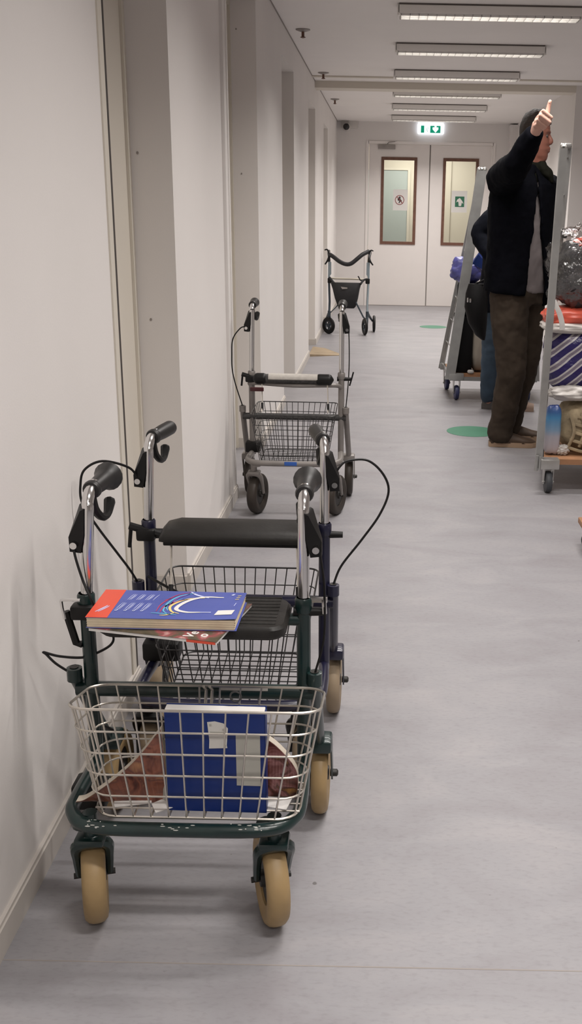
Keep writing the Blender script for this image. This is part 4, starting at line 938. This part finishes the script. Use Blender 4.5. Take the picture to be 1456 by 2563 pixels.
for x, y_ in ((0.562, 7.64), (1.095, 7.64), (0.515, 8.09), (1.11, 8.09)): castor(C1, (x - o1.x, y_ - o1.y, 0), 0.12, 'tyre_blue', 'cage_zinc')
m = MB(); m.box2((0.545, 7.66, 0.202), (0.672, 8.00, 0.62), 0.01); o = m.build('box', 'bag_black', None); tag(o, 'tall narrow black box standing on the left of the farther trolley', 'box')
lump('sack', (0.735, 7.80, 0.385), (0.150, 0.28, 0.362), 'bag_beige', None, 'cream and brown striped sack behind the blue jeans leg', 'bag', p=3.2, amp=0.05, seed=4)
lump('cloth', (0.662, 7.63, 0.216), (0.05, 0.04, 0.028), 'bag_white', None, 'tiny white cloth on the deck of the farther trolley', 'cloth', seed=8)
hb = empty('handbag', (0.628, 6.985, 0.735)); tag(hb, 'black handbag hanging between trolley post and blue jeans leg', 'handbag'); hb.scale = (0.88, 0.9, 0.9)
m = MB(); rg = []
for z, x0, x1, hy in ((-0.225, 0.050, 0.075, 0.02), (-0.19, 0.000, 0.080, 0.05), (-0.10, -0.060, 0.085, 0.07), (0.02, -0.095, 0.085, 0.075), (0.12, -0.090, 0.080, 0.055), (0.19, -0.070, 0.075, 0.03)):
    rg.append([((x0 + x1) / 2 + (x1 - x0) / 2 * math.cos(2 * PI * k / 18), hy * math.sin(2 * PI * k / 18), z) for k in range(18)])
m.loft(rg); m.build('bag_body', 'bag_black', hb)
m = MB(); m.tube([(-0.05, -0.01, 0.17), (0.03, -0.03, 0.215), (0.110, -0.030, 0.250), (0.140, 0.005, 0.235), (0.110, 0.03, 0.200), (0.06, 0.01, 0.17)], 0.007, 8, 5); m.build('bag_strap', 'bag_black', hb)
m = MB(); m.box((-0.075, -0.06, 0.075), (0.012, 0.01, 0.034), 0.003); m.box((-0.056, -0.066, 0.072), (0.012, 0.01, 0.030), 0.003); m.build('buckle', 'chrome', hb)
bb = lump('plastic_bag', (0.612, 7.80, 0.945), (0.25, 0.20, 0.20), 'bag_blue', None, 'crumpled blue plastic bag on top of the farther trolley load', 'bag', p=2.0, amp=0.24, ns=2.6, seed=5.2, crease=0.2)
m = MB(); m.box2((0.56, 7.68, 0.62), (0.74, 7.98, 0.858), 0.03); o = m.build('box', 'coat_dark', None); tag(o, 'dark bundle below the blue plastic bag', 'box')
m = MB(); m.loft([[(-0.02, -0.02, 0), (0.06, -0.03, -0.04), (0.07, 0.0, -0.02), (-0.01, 0.0, 0.03)], [(0.02, -0.04, 0.07), (0.09, -0.045, 0.00), (0.10, 0, 0.01), (0.03, 0, 0.09)]]); o = m.build('bag_flap', 'binder_blue', bb); o.location = (0.055, -0.06, 0.055)

C2 = empty('roll_cage', (1.16, 5.35, 0)); tag(C2, 'roll cage trolley at the right edge, loaded with shopping bags', 'trolley', 'roll cages')
o2 = C2.location
side_frame(C2, Vector((0.802, 5.03, 0.13)) - o2, Vector((0.822, 5.03, 1.664)) - o2, Vector((0.900, 5.62, 0.13)) - o2, Vector((0.945, 5.62, 1.700)) - o2, 0.034, 0.034)
side_frame(C2, Vector((1.52, 5.03, 0.13)) - o2, Vector((1.50, 5.03, 1.664)) - o2, Vector((1.46, 5.62, 0.13)) - o2, Vector((1.42, 5.62, 1.700)) - o2, 0.030, 0.034)
m = MB(); m.prism([(0.825 - o2.x, 5.02 - o2.y), (1.50 - o2.x, 5.02 - o2.y), (1.45 - o2.x, 5.62 - o2.y), (0.925 - o2.x, 5.62 - o2.y)], 0.150, 0.178); m.build('deck_board', 'plywood', C2, smooth=False)
for a, b in (((0.808, 4.995), (0.905, 5.06)), ((1.43, 4.995), (1.53, 5.06)), ((0.90, 5.60), (0.98, 5.67)), ((1.40, 5.60), (1.50, 5.67))):
    m = MB(); m.box2((a[0] - o2.x, a[1] - o2.y, 0.128), (b[0] - o2.x, b[1] - o2.y, 0.180), 0.005); m.build('corner_bracket', 'cage_zinc', C2)
m = MB(); m.tube([(0.790 - o2.x, 5.0 - o2.y, 0.20), (0.786 - o2.x, 5.0 - o2.y, 0.12)], 0.009, 8); m.tube([(0.803 - o2.x, 4.995 - o2.y, 0.195), (0.803 - o2.x, 4.995 - o2.y, 0.125)], 0.006, 8); m.build('latch', 'cage_steel', C2)
m = MB(); m.box((0.950 - o2.x, 5.595 - o2.y, 1.27), (0.03, 0.03, 0.05), 0.008); m.build('strap_hook', 'black_plastic', C2)
for x, y_ in ((0.857, 5.035), (1.47, 5.035), (0.93, 5.60), (1.43, 5.60)): castor(C2, (x - o2.x, y_ - o2.y, 0), 0.05, 'tyre_grey', 'cage_zinc', 0.056, 0.034)

wk = MB()
o = lump('wicker_basket', (1.085, 5.26, 0.318), (0.330, 0.30, 0.268), 'wicker', None, 'lumpy beige woven basket on the deck of the right trolley', 'basket', p=3.0, amp=0.10, ns=5, seed=5, crease=0.12)
m = MB()
for k in range(5):
    m.tube([(-0.130 + 0.012 * k, -0.140, -0.100 + 0.040 * k), (-0.02, -0.152, -0.118 + 0.044 * k), (0.130, -0.146, -0.060 + 0.036 * k)], 0.009, 6, 5)
    m.tube([(-0.120 + 0.055 * k, -0.140, -0.095), (-0.100 + 0.052 * k, -0.158, -0.01), (-0.125 + 0.060 * k, -0.146, 0.085)], 0.009, 6, 5)
m.build('woven_bands', 'wicker', o)
lump('bottle_pack', (0.878, 5.13, 0.308), (0.080, 0.075, 0.250), 'pack_print', None, 'light blue to white printed plastic pack beside the wicker basket', 'bottle pack', p=4.5, amp=0.05, ns=5, seed=1)
lump('cloth', (0.935, 5.12, 0.205), (0.07, 0.05, 0.05), 'bag_white', None, 'small crumpled whitish cloth at the foot of the wicker basket', 'cloth', amp=0.3, ns=6, seed=3)
sb = lump('shopping_bag', (1.050, 5.33, 0.650), (0.42, 0.34, 0.345), 'bag_stripes', None, 'blue and white striped plastic shopping bag in the right trolley', 'shopping bag', p=3.0, amp=0.10, ns=4, seed=7)
lump('bag_knot', (0.98, 5.20, 0.490), (0.25, 0.17, 0.075), 'bag_white', sb, None, None, amp=0.28, ns=3, seed=6, crease=0.12)
ob = lump('shopping_bag', (1.02, 5.33, 0.862), (0.39, 0.30, 0.110), 'bag_orange', None, 'red-orange bag with white handle lying above the striped bag', 'shopping bag', p=3.2, amp=0.10, ns=4, seed=11)
lump('bag_rim', (1.02, 5.32, 0.815), (0.40, 0.33, 0.060), 'bag_white', ob, None, None, p=4, amp=0.05, seed=2)
m = MB()
rg = []
for p in catmull([(0.838, 5.12, 0.960), (0.846, 5.115, 0.940), (0.868, 5.11, 0.900), (0.885, 5.11, 0.850), (0.890, 5.115, 0.815)], 5): rg.append([(p.x - 0.012, p.y, p.z), (p.x + 0.014, p.y, p.z + 0.004), (p.x + 0.014, p.y + 0.004, p.z + 0.004), (p.x - 0.012, p.y + 0.004, p.z)])
m.loft(rg); o = m.build('bag_handle', 'paper_white', ob); o.location = -ob.location
dk = lump('bundle', (1.060, 5.36, 1.078), (0.34, 0.30, 0.330), 'dark_cloth', None, 'dark grey bundle of clothes inside the clear plastic bag', 'bundle', p=4.0, amp=0.16, ns=4, seed=13)
lump('garment_top', (1.04, 5.30, 1.235), (0.16, 0.12, 0.05), 'bag_orange', dk, None, None, amp=0.3, seed=3)
lump('clear_bag', (1.045, 5.35, 1.105), (0.43, 0.36, 0.42), 'clear_plastic', None, 'shiny clear plastic bag around the dark clothes, top of the right trolley', 'plastic bag', p=3.0, amp=0.22, ns=5, seed=17, crease=0.25)

dl = empty('dolly', (1.12, 3.95, 0)); tag(dl, 'low trolley outside the right edge, only a black castor wheel peeking in', 'trolley')
MB().box2((-0.27, -0.22, 0.105), (0.27, 0.22, 0.130), 0.004).build('deck_board', 'plywood', dl)
for x, y_ in ((-0.265, -0.155), (0.22, -0.17), (-0.22, 0.17), (0.22, 0.17)):
    m = MB(); m.tube([(x, y_, 0.105), (x, y_, 0.075)], 0.012, 8); m.box((x, y_, 0.080), (0.04, 0.03, 0.01), 0.002); f = m.build('castor_fork', 'cage_steel', dl)
    q = MB(); q.lathe([(0.006, -0.012), (0.034, -0.012), (0.040, -0.006), (0.040, 0.006), (0.034, 0.012), (0.006, 0.012)], (0, 0, 0), 'x', 24); o = q.build('castor_wheel', 'tyre_grey', f); o.location = (x, y_, 0.040); o.rotation_euler = (0, 0, 1.0)

# ------------------------------------------------------------ people
def head(m, c, face, sc=1.0, tilt=0.0):
    """skull, face, ears, neck root added to a builder; face = yaw of the looking direction"""
    from mathutils import Euler
    M0 = m.M.copy()
    m.M = M0 @ Matrix.Translation(Vector(c)) @ Euler((0, tilt, face)).to_matrix().to_4x4() @ Matrix.Diagonal((*(sc if isinstance(sc, tuple) else (sc, sc, sc)), 1))
    R = [(-.11, -.070, .040, .058), (-.05, -.078, .046, .058), (-.015, -.085, .070, .050), (0.0, -.088, .090, .046), (.02, -.090, .096, .056), (.04, -.092, .095, .062), (.055, -.094, .100, .065),
         (.068, -.096, .097, .067), (.085, -.098, .100, .069), (.105, -.100, .095, .071), (.125, -.103, .088, .073), (.145, -.105, .095, .075), (.165, -.106, .096, .076), (.19, -.102, .088, .074), (.215, -.088, .066, .064), (.235, -.058, .036, .044), (.245, -.03, .01, .02)]
    rings = []
    for z, xb, xf, hw in R:
        cx, rx = (xb + xf) / 2, (xf - xb) / 2
        rings.append([(cx + rx * math.copysign(abs(math.cos(a)) ** 0.9, math.cos(a)), hw * math.copysign(abs(math.sin(a)) ** 0.85, math.sin(a)), z) for a in [2 * PI * k / 28 for k in range(28)]])
    m.loft(rings)
    m.tube([(.086, 0, .138), (.100, 0, .115), (.112, 0, .096), (.098, 0, .086)], [.009, .012, .015, .011], 10, 3, round_ends=True)
    m.tube([(.094, -.020, .062), (.103, 0, .060), (.094, .020, .062)], [.006, .008, .006], 8, 3, round_ends=True)
    m.tube([(.090, -.020, .048), (.100, 0, .047), (.090, .020, .048)], [.007, .009, .007], 8, 3, round_ends=True)
    m.tube([(.078, -.045, .148), (.094, -.02, .146), (.095, .0, .142), (.094, .02, .146), (.078, .045, .148)], .007, 8, 3, round_ends=True)
    for s in (-1, 1):
        m.ell((-.004, s * .078, .105), (.020, .010, .034), 12, 8, (0.0, 0.15, s * -0.3))
    out = m.M.copy(); m.M = M0; return out
def hair_shell(M, name, parent, material, ns=30, back=-.03):
    m = MB(); m.M = M; rings = []
    for z, xb, xf, hw in ((back, -.094, -.02, .060), (.03, -.106, -.022, .070), (.07, -.112, -.020, .078), (.11, -.117, -.018, .082), (.14, -.119, .030, .084), (.165, -.120, .060, .085), (.185, -.118, .100, .084), (.21, -.108, .098, .078), (.235, -.085, .070, .062), (.256, -.05, .035, .035), (.262, -.03, .01, .012)):
        cx, rx = (xb + xf) / 2, (xf - xb) / 2; ring = []
        for k in range(40):
            a = 2 * PI * k / 40; v = Vector((cx + rx * math.cos(a), hw * math.sin(a), z)); n_ = noise.noise(v * ns * 1.6) * .006 + noise.noise(v * ns * 4) * .004
            ring.append(v + Vector((math.cos(a), math.sin(a), 0.3)) * n_)
        rings.append(ring)
    m.loft(rings); return m.build(name, material, parent, angle=180)
def oval(c, rx, ry, rot, z, n=40, p=1.0, tilt=(0, 0)):
    o = []
    for k in range(n):
        a = 2 * PI * k / n; x = rx * math.copysign(abs(math.cos(a)) ** p, math.cos(a)); y = ry * math.copysign(abs(math.sin(a)) ** p, math.sin(a))
        X = c[0] + x * math.cos(rot) - y * math.sin(rot); Y_ = c[1] + x * math.sin(rot) + y * math.cos(rot); o.append((X, Y_, z + tilt[0] * x + tilt[1] * y))
    return o
def open_ring(c, rx, ry, rot, z, oa, oc, th, n=44, tilt=(0, 0)):
    """C-shaped section of an open jacket: gap of half-angle oa around angle oc (local)"""
    outer, inner = [], []
    for k in range(n + 1):
        a = oc + oa + (2 * PI - 2 * oa) * k / n
        for lst, d in ((outer, 0), (inner, th)):
            x = (rx - d) * math.cos(a); y = (ry - d) * math.sin(a)
            lst.append((c[0] + x * math.cos(rot) - y * math.sin(rot), c[1] + x * math.sin(rot) + y * math.cos(rot), z + tilt[0] * x + tilt[1] * y))
    return outer + inner[::-1]
def shoe(name, parent, heel, yaw, L, up, sole, w_=0.095):
    m = MB(); m.at(heel, (0, 0, yaw)); rg = []
    for x, hw, h0 in ((0.0, .028, .060), (.012, .036, .075), (.05, .038, .095), (.10, .040, .098), (.15, .044, .080), (.20, .048, .062), (.25, .046, .052), (L - .02, .034, .044), (L - .002, .016, .034)):
        rg.append([(x, hw * math.cos(a), 0.026 + (h0 - 0.026) * max(0, math.sin(a)) ** 0.75 if math.sin(a) > 0 else 0.022) for a in [2 * PI * k / 20 for k in range(20)]])
    m.loft(rg); s = m.build(name, up, parent)
    m = MB(); m.at(heel, (0, 0, yaw)); P = [(-.004, .030), (.03, .038), (.10, .040), (.18, .048), (.25, .048), (L - .02, .036), (L + .004, .016)]
    poly = [(x, -y) for x, y in P] + [(x, y) for x, y in P[::-1]]
    m.loft([[(x, y, 0.001) for x, y in poly], [(x, y, 0.014) for x, y in poly], [(x * 0.995, y * 0.98, 0.031) for x, y in poly]])
    m.build('shoe_sole', sole, s); return s

def skin_lit_shaded():
    m = MAT['skin'].copy(); m.name = 'skin_lit_shaded'; nt = m.node_tree; bs = nt.nodes['Principled BSDF']
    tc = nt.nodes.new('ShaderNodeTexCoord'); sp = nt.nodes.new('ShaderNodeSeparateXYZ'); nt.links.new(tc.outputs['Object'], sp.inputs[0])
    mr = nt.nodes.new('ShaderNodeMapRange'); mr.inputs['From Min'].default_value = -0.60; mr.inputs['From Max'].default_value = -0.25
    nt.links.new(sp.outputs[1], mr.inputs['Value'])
    mx = nt.nodes.new('ShaderNodeMixRGB'); mx.inputs[1].default_value = (0.56, 0.33, 0.26, 1); mx.inputs[2].default_value = (0.27, 0.105, 0.072, 1)  # hand painted as if lit, face painted as if shaded, also ruddier
    nt.links.new(mr.outputs[0], mx.inputs[0]); nt.links.new(mx.outputs[0], bs.inputs['Base Color']); MAT['skin_lit_shaded'] = m
skin_lit_shaded()
# --- the man with his thumb up
PM = empty('person', (0.80, 6.10, 0)); tag(PM, 'tall person in dark jacket and brown trousers raising a thumb towards the camera', 'person')
o3 = PM.location
b = MB(); b.M = Matrix.Translation(-o3)
HM = head(b, (0.838, 6.12, 1.662), math.radians(-14), (0.79, 0.93, 1.03), 0.03)
ph = math.radians(-50)
b.tube([(0.815, 6.12, 1.72), (0.805, 6.11, 1.60), (0.795, 6.10, 1.50)], [0.056, 0.062, 0.075], 16)
b.loft([oval((0.79, 6.10), 0.10, 0.16, ph, 1.55), oval((0.79, 6.10), 0.125, 0.185, ph, 1.40), oval((0.785, 6.09), 0.115, 0.16, ph, 1.15), oval((0.785, 6.09), 0.115, 0.165, ph, 0.98), oval((0.79, 6.09), 0.11, 0.16, ph, 0.88)])
def limb(m, pts, rr, seg=16, sm=4): m.tube(pts, rr, seg, sm, round_ends=True)
limb(b, [(0.74, 6.02, 0.92), (0.765, 6.03, 0.50), (0.735, 6.09, 0.06)], [0.080, 0.055, 0.036])
limb(b, [(0.85, 6.16, 0.92), (0.865, 6.17, 0.50), (0.835, 6.30, 0.06)], [0.080, 0.055, 0.036])
limb(b, [(0.660, 5.99, 1.56), (0.69, 5.71, 1.60), (0.745, 5.57, 1.73), (0.756, 5.51, 1.775)], [0.055, 0.043, 0.031, 0.027])
limb(b, [(0.93, 6.22, 1.54), (0.955, 6.25, 1.27), (0.925, 6.28, 1.03)], [0.052, 0.043, 0.028])
# raised right hand: palm, four curled fingers, thumb pointing up
b.ell((0.768, 5.470, 1.815), (0.030, 0.032, 0.046), 16, 12, (0, math.radians(28), 0))
b.tube([(0.756, 5.51, 1.775), (0.764, 5.485, 1.800)], [0.029, 0.034], 14)
MCP = [(0.768, 5.452, 1.850), (0.756, 5.452, 1.832), (0.746, 5.455, 1.812), (0.742, 5.460, 1.792)]
PIP = [(0.768, 5.402, 1.858), (0.755, 5.400, 1.838), (0.745, 5.405, 1.816), (0.741, 5.412, 1.795)]
DIP = [(0.816, 5.418, 1.828), (0.809, 5.416, 1.805), (0.793, 5.420, 1.786), (0.780, 5.424, 1.774)]
TIP = [(0.812, 5.452, 1.822), (0.804, 5.450, 1.801), (0.790, 5.452, 1.784), (0.778, 5.452, 1.776)]
for k, r0 in zip(range(4), (0.0115, 0.0115, 0.0108, 0.0095)):
    b.tube([MCP[k], PIP[k], DIP[k], TIP[k]], [r0 * 1.05, r0 * 1.05, r0 * 0.95, r0 * 0.85], 10, round_ends=True)
b.tube([(0.778, 5.470, 1.815), (0.797, 5.462, 1.842), (0.804, 5.460, 1.876), (0.809, 5.452, 1.908)], [0.018, 0.0145, 0.0120, 0.0098], 12, 3, round_ends=True)
limb(b, [(0.925, 6.28, 1.03), (0.90, 6.29, 0.95), (0.89, 6.29, 0.90)], [0.027, 0.038, 0.025], 12)
for q in range(4): b.tube([(0.865 + q * 0.014, 6.29, 0.915), (0.862 + q * 0.014, 6.285, 0.880), (0.858 + q * 0.014, 6.285, 0.850)], [.009, .0085, .007], 8, round_ends=True)
body = b.build('body', 'skin_lit_shaded', PM, remesh=0.0042)
m = MB(); m.M = HM
for s in (-1, 1): m.ell((.080, s * .032, .122), (.010, .012, .009), 12, 8)
m.build('eyes', 'eye_shaded', PM)
hair_shell(HM, 'hair', PM, 'hair_brown')
m = MB(); m.ell((0.806, 5.4455, 1.905), (.006, .002, .009), 10, 6); o = m.build('thumb_nail', 'nail', PM); o.location = -o3

# trousers
t = MB(); t.M = Matrix.Translation(-o3)
t.loft([oval((0.785, 6.09), 0.125, 0.175, ph, 1.04), oval((0.785, 6.09), 0.135, 0.185, ph, 0.95), oval((0.79, 6.09), 0.130, 0.180, ph, 0.86)])
limb(t, [(0.735, 6.02, 0.90), (0.740, 6.02, 0.74), (0.760, 6.01, 0.50), (0.752, 6.04, 0.32), (0.728, 6.085, 0.12), (0.726, 6.09, 0.075)], [0.118, 0.108, 0.088, 0.082, 0.076, 0.078], 20)
limb(t, [(0.845, 6.16, 0.90), (0.862, 6.16, 0.74), (0.862, 6.15, 0.50), (0.835, 6.20, 0.32), (0.812, 6.28, 0.12), (0.810, 6.29, 0.075)], [0.112, 0.102, 0.082, 0.076, 0.070, 0.072], 20)
t.build('trousers', 'trouser_brown', PM, remesh=0.009, disp=(0.022, 0.075))
# grey shirt seen in the open jacket
s_ = MB(); s_.M = Matrix.Translation(-o3)
s_.loft([oval((0.785, 6.09), 0.142, 0.190, ph, 0.955, tilt=(-0.22, -0.05)), oval((0.785, 6.09), 0.145, 0.190, ph, 1.08), oval((0.788, 6.095), 0.145, 0.190, ph, 1.30), oval((0.79, 6.10), 0.135, 0.190, ph, 1.46), oval((0.80, 6.105), 0.085, 0.10, ph, 1.60)])
s_.build('shirt', 'shirt_grey', PM, remesh=0.009, disp=(0.012, 0.06))
# dark open jacket with sleeves
j = MB(); j.M = Matrix.Translation(-o3)
spec_ = [(0.93, 0.178, 0.235, 0.44, -6), (1.00, 0.176, 0.232, 0.40, -6), (1.10, 0.172, 0.225, 0.33, -8), (1.22, 0.170, 0.222, 0.22, -10), (1.34, 0.170, 0.225, 0.13, -12), (1.45, 0.165, 0.228, 0.06, -12), (1.53, 0.145, 0.222, 0.05, -12), (1.58, 0.110, 0.175, 0.06, -12), (1.635, 0.082, 0.088, 0.10, -10)]
rg = []
for z, rx, ry, oa, oc in spec_: rg.append(open_ring((0.787 + (0.012 if z > 1.5 else 0), 6.092), rx, ry, ph, z, oa * 0.85, math.radians(oc), 0.026, tilt=(-0.10 if z < 0.95 else 0, 0)))
j.loft(rg)
limb(j, [(0.655, 5.985, 1.55), (0.672, 5.84, 1.585), (0.692, 5.71, 1.615), (0.728, 5.61, 1.705), (0.748, 5.545, 1.755)], [0.100, 0.086, 0.074, 0.062, 0.050], 18)
limb(j, [(0.915, 6.20, 1.52), (0.948, 6.22, 1.38), (0.956, 6.24, 1.24), (0.940, 6.26, 1.10), (0.925, 6.27, 1.00)], [0.092, 0.076, 0.070, 0.062, 0.055], 18)
j.tube([(0.915, 6.08, 1.16), (0.935, 6.09, 1.02), (0.940, 6.09, 0.875)], [0.035, 0.040, 0.036], 16, 4, round_ends=True)
j.build('jacket', 'jacket_navy', PM, remesh=0.009, disp=(0.016, 0.07))
c_ = MB(); c_.M = Matrix.Translation(-o3)
rg = []
for z, rx, ry, oa in ((1.560, 0.108, 0.118, 0.22), (1.60, 0.106, 0.112, 0.25), (1.645, 0.098, 0.100, 0.30), (1.672, 0.094, 0.096, 0.32)): rg.append(open_ring((0.812, 6.105), rx, ry, ph, z, oa, math.radians(0), 0.022, tilt=(-0.35, 0)))
c_.loft(rg); limb(c_, [(0.868, 6.03, 1.625), (0.905, 6.02, 1.585), (0.930, 6.02, 1.545)], [0.030, 0.030, 0.016], 10, 3)
c_.build('collar', 'collar_dark', PM, remesh=0.008, disp=(0.012, 0.04))
shoe('shoe', PM, Vector((0.662, 6.085, 0)) - o3, math.radians(-2), 0.285, 'shoe_brown', 'shoe_sole')
shoe('shoe', PM, Vector((0.745, 6.29, 0)) - o3, math.radians(-3), 0.225, 'shoe_brown', 'shoe_sole')

# --- the person half hidden behind
PW = empty('person', (0.86, 7.25, 0)); tag(PW, 'person in long dark coat and blue jeans standing behind the taller man', 'person')
o4 = PW.location
b = MB(); b.M = Matrix.Translation(-o4)
HW = head(b, (0.955, 7.25, 1.430), math.radians(5), 0.95, 0.25)
b.tube([(0.93, 7.25, 1.46), (0.895, 7.25, 1.36)], [0.052, 0.065], 14)
b.loft([oval((0.86, 7.25), 0.085, 0.14, 0, 1.36), oval((0.85, 7.25), 0.10, 0.16, 0, 1.22), oval((0.85, 7.25), 0.10, 0.15, 0, 0.95), oval((0.86, 7.25), 0.10, 0.15, 0, 0.82)])
limb(b, [(0.83, 7.18, 0.86), (0.785, 7.21, 0.46), (0.770, 7.30, 0.06)], [0.075, 0.05, 0.034])
limb(b, [(0.89, 7.34, 0.86), (0.96, 7.33, 0.46), (1.00, 7.30, 0.06)], [0.075, 0.05, 0.034])
limb(b, [(0.80, 7.10, 1.34), (0.635, 7.13, 1.22), (0.76, 7.02, 1.02)], [0.045, 0.038, 0.026], sm=1)
limb(b, [(0.90, 7.40, 1.34), (0.98, 7.42, 1.08), (1.08, 7.36, 0.96)], [0.045, 0.038, 0.026], sm=1)
for (hx, hy, hz_) in ((0.785, 7.00, 0.985), (1.10, 7.35, 0.95)):
    b.ell((hx, hy, hz_), (0.036, 0.018, 0.042), 12, 8)
    for q in range(4): b.tube([(hx - 0.024 + q * 0.016, hy, hz_ - 0.03), (hx - 0.026 + q * 0.017, hy - 0.012, hz_ - 0.065), (hx - 0.026 + q * 0.017, hy - 0.006, hz_ - 0.088)], [.0085, .008, .007], 8, round_ends=True)
    b.tube([(hx + 0.022, hy - 0.005, hz_ + 0.005), (hx + 0.042, hy - 0.018, hz_ - 0.02), (hx + 0.046, hy - 0.022, hz_ - 0.045)], [.011, .009, .008], 8, round_ends=True)
b.build('body', 'skin', PW, remesh=0.0055)
hair_shell(HW, 'hair', PW, 'hair_brown')
m = MB(); m.M = HW
for s in (-1, 1): m.ell((.080, s * .032, .122), (.010, .012, .009), 12, 8)
m.build('eyes', 'eye_shaded', PW)
t = MB(); t.M = Matrix.Translation(-o4)
limb(t, [(0.80, 7.18, 0.84), (0.778, 7.19, 0.60), (0.765, 7.19, 0.40), (0.757, 7.25, 0.20), (0.765, 7.30, 0.085)], [0.108, 0.090, 0.070, 0.056, 0.052], 18)
limb(t, [(0.90, 7.34, 0.84), (0.95, 7.34, 0.46), (0.995, 7.30, 0.11)], [0.105, 0.068, 0.052], 18)
t.loft([oval((0.86, 7.25), 0.12, 0.165, 0, 0.95), oval((0.86, 7.25), 0.12, 0.165, 0, 0.80)])
t.build('jeans', 'jeans', PW, remesh=0.010, disp=(0.014, 0.06))
j = MB(); j.M = Matrix.Translation(-o4)
j.loft([oval((0.845, 7.25), 0.185, 0.205, 0, 0.705), oval((0.845, 7.25), 0.175, 0.200, 0, 0.90), oval((0.845, 7.25), 0.165, 0.200, 0, 1.10), oval((0.850, 7.25), 0.165, 0.205, 0, 1.28), oval((0.860, 7.25), 0.165, 0.200, 0, 1.40), oval((0.875, 7.25), 0.130, 0.15, 0, 1.47), oval((0.90, 7.25), 0.082, 0.09, 0, 1.52)])
limb(j, [(0.79, 7.12, 1.37), (0.71, 7.11, 1.30), (0.640, 7.12, 1.225), (0.70, 7.06, 1.12), (0.755, 7.03, 1.03)], [0.092, 0.080, 0.066, 0.062, 0.052], 16)
limb(j, [(0.90, 7.38, 1.36), (0.97, 7.42, 1.10), (1.06, 7.37, 0.98)], [0.085, 0.066, 0.052], 16)
j.build('coat', 'coat_dark', PW, remesh=0.010, disp=(0.018, 0.08))
shoe('shoe', PW, Vector((0.728, 7.315, 0)) - o4, math.radians(-4), 0.25, 'shoe_grey', 'shoe_grey')
shoe('shoe', PW, Vector((0.845, 7.27, 0)) - o4, math.radians(-6), 0.235, 'shoe_tan', 'shoe_tan')
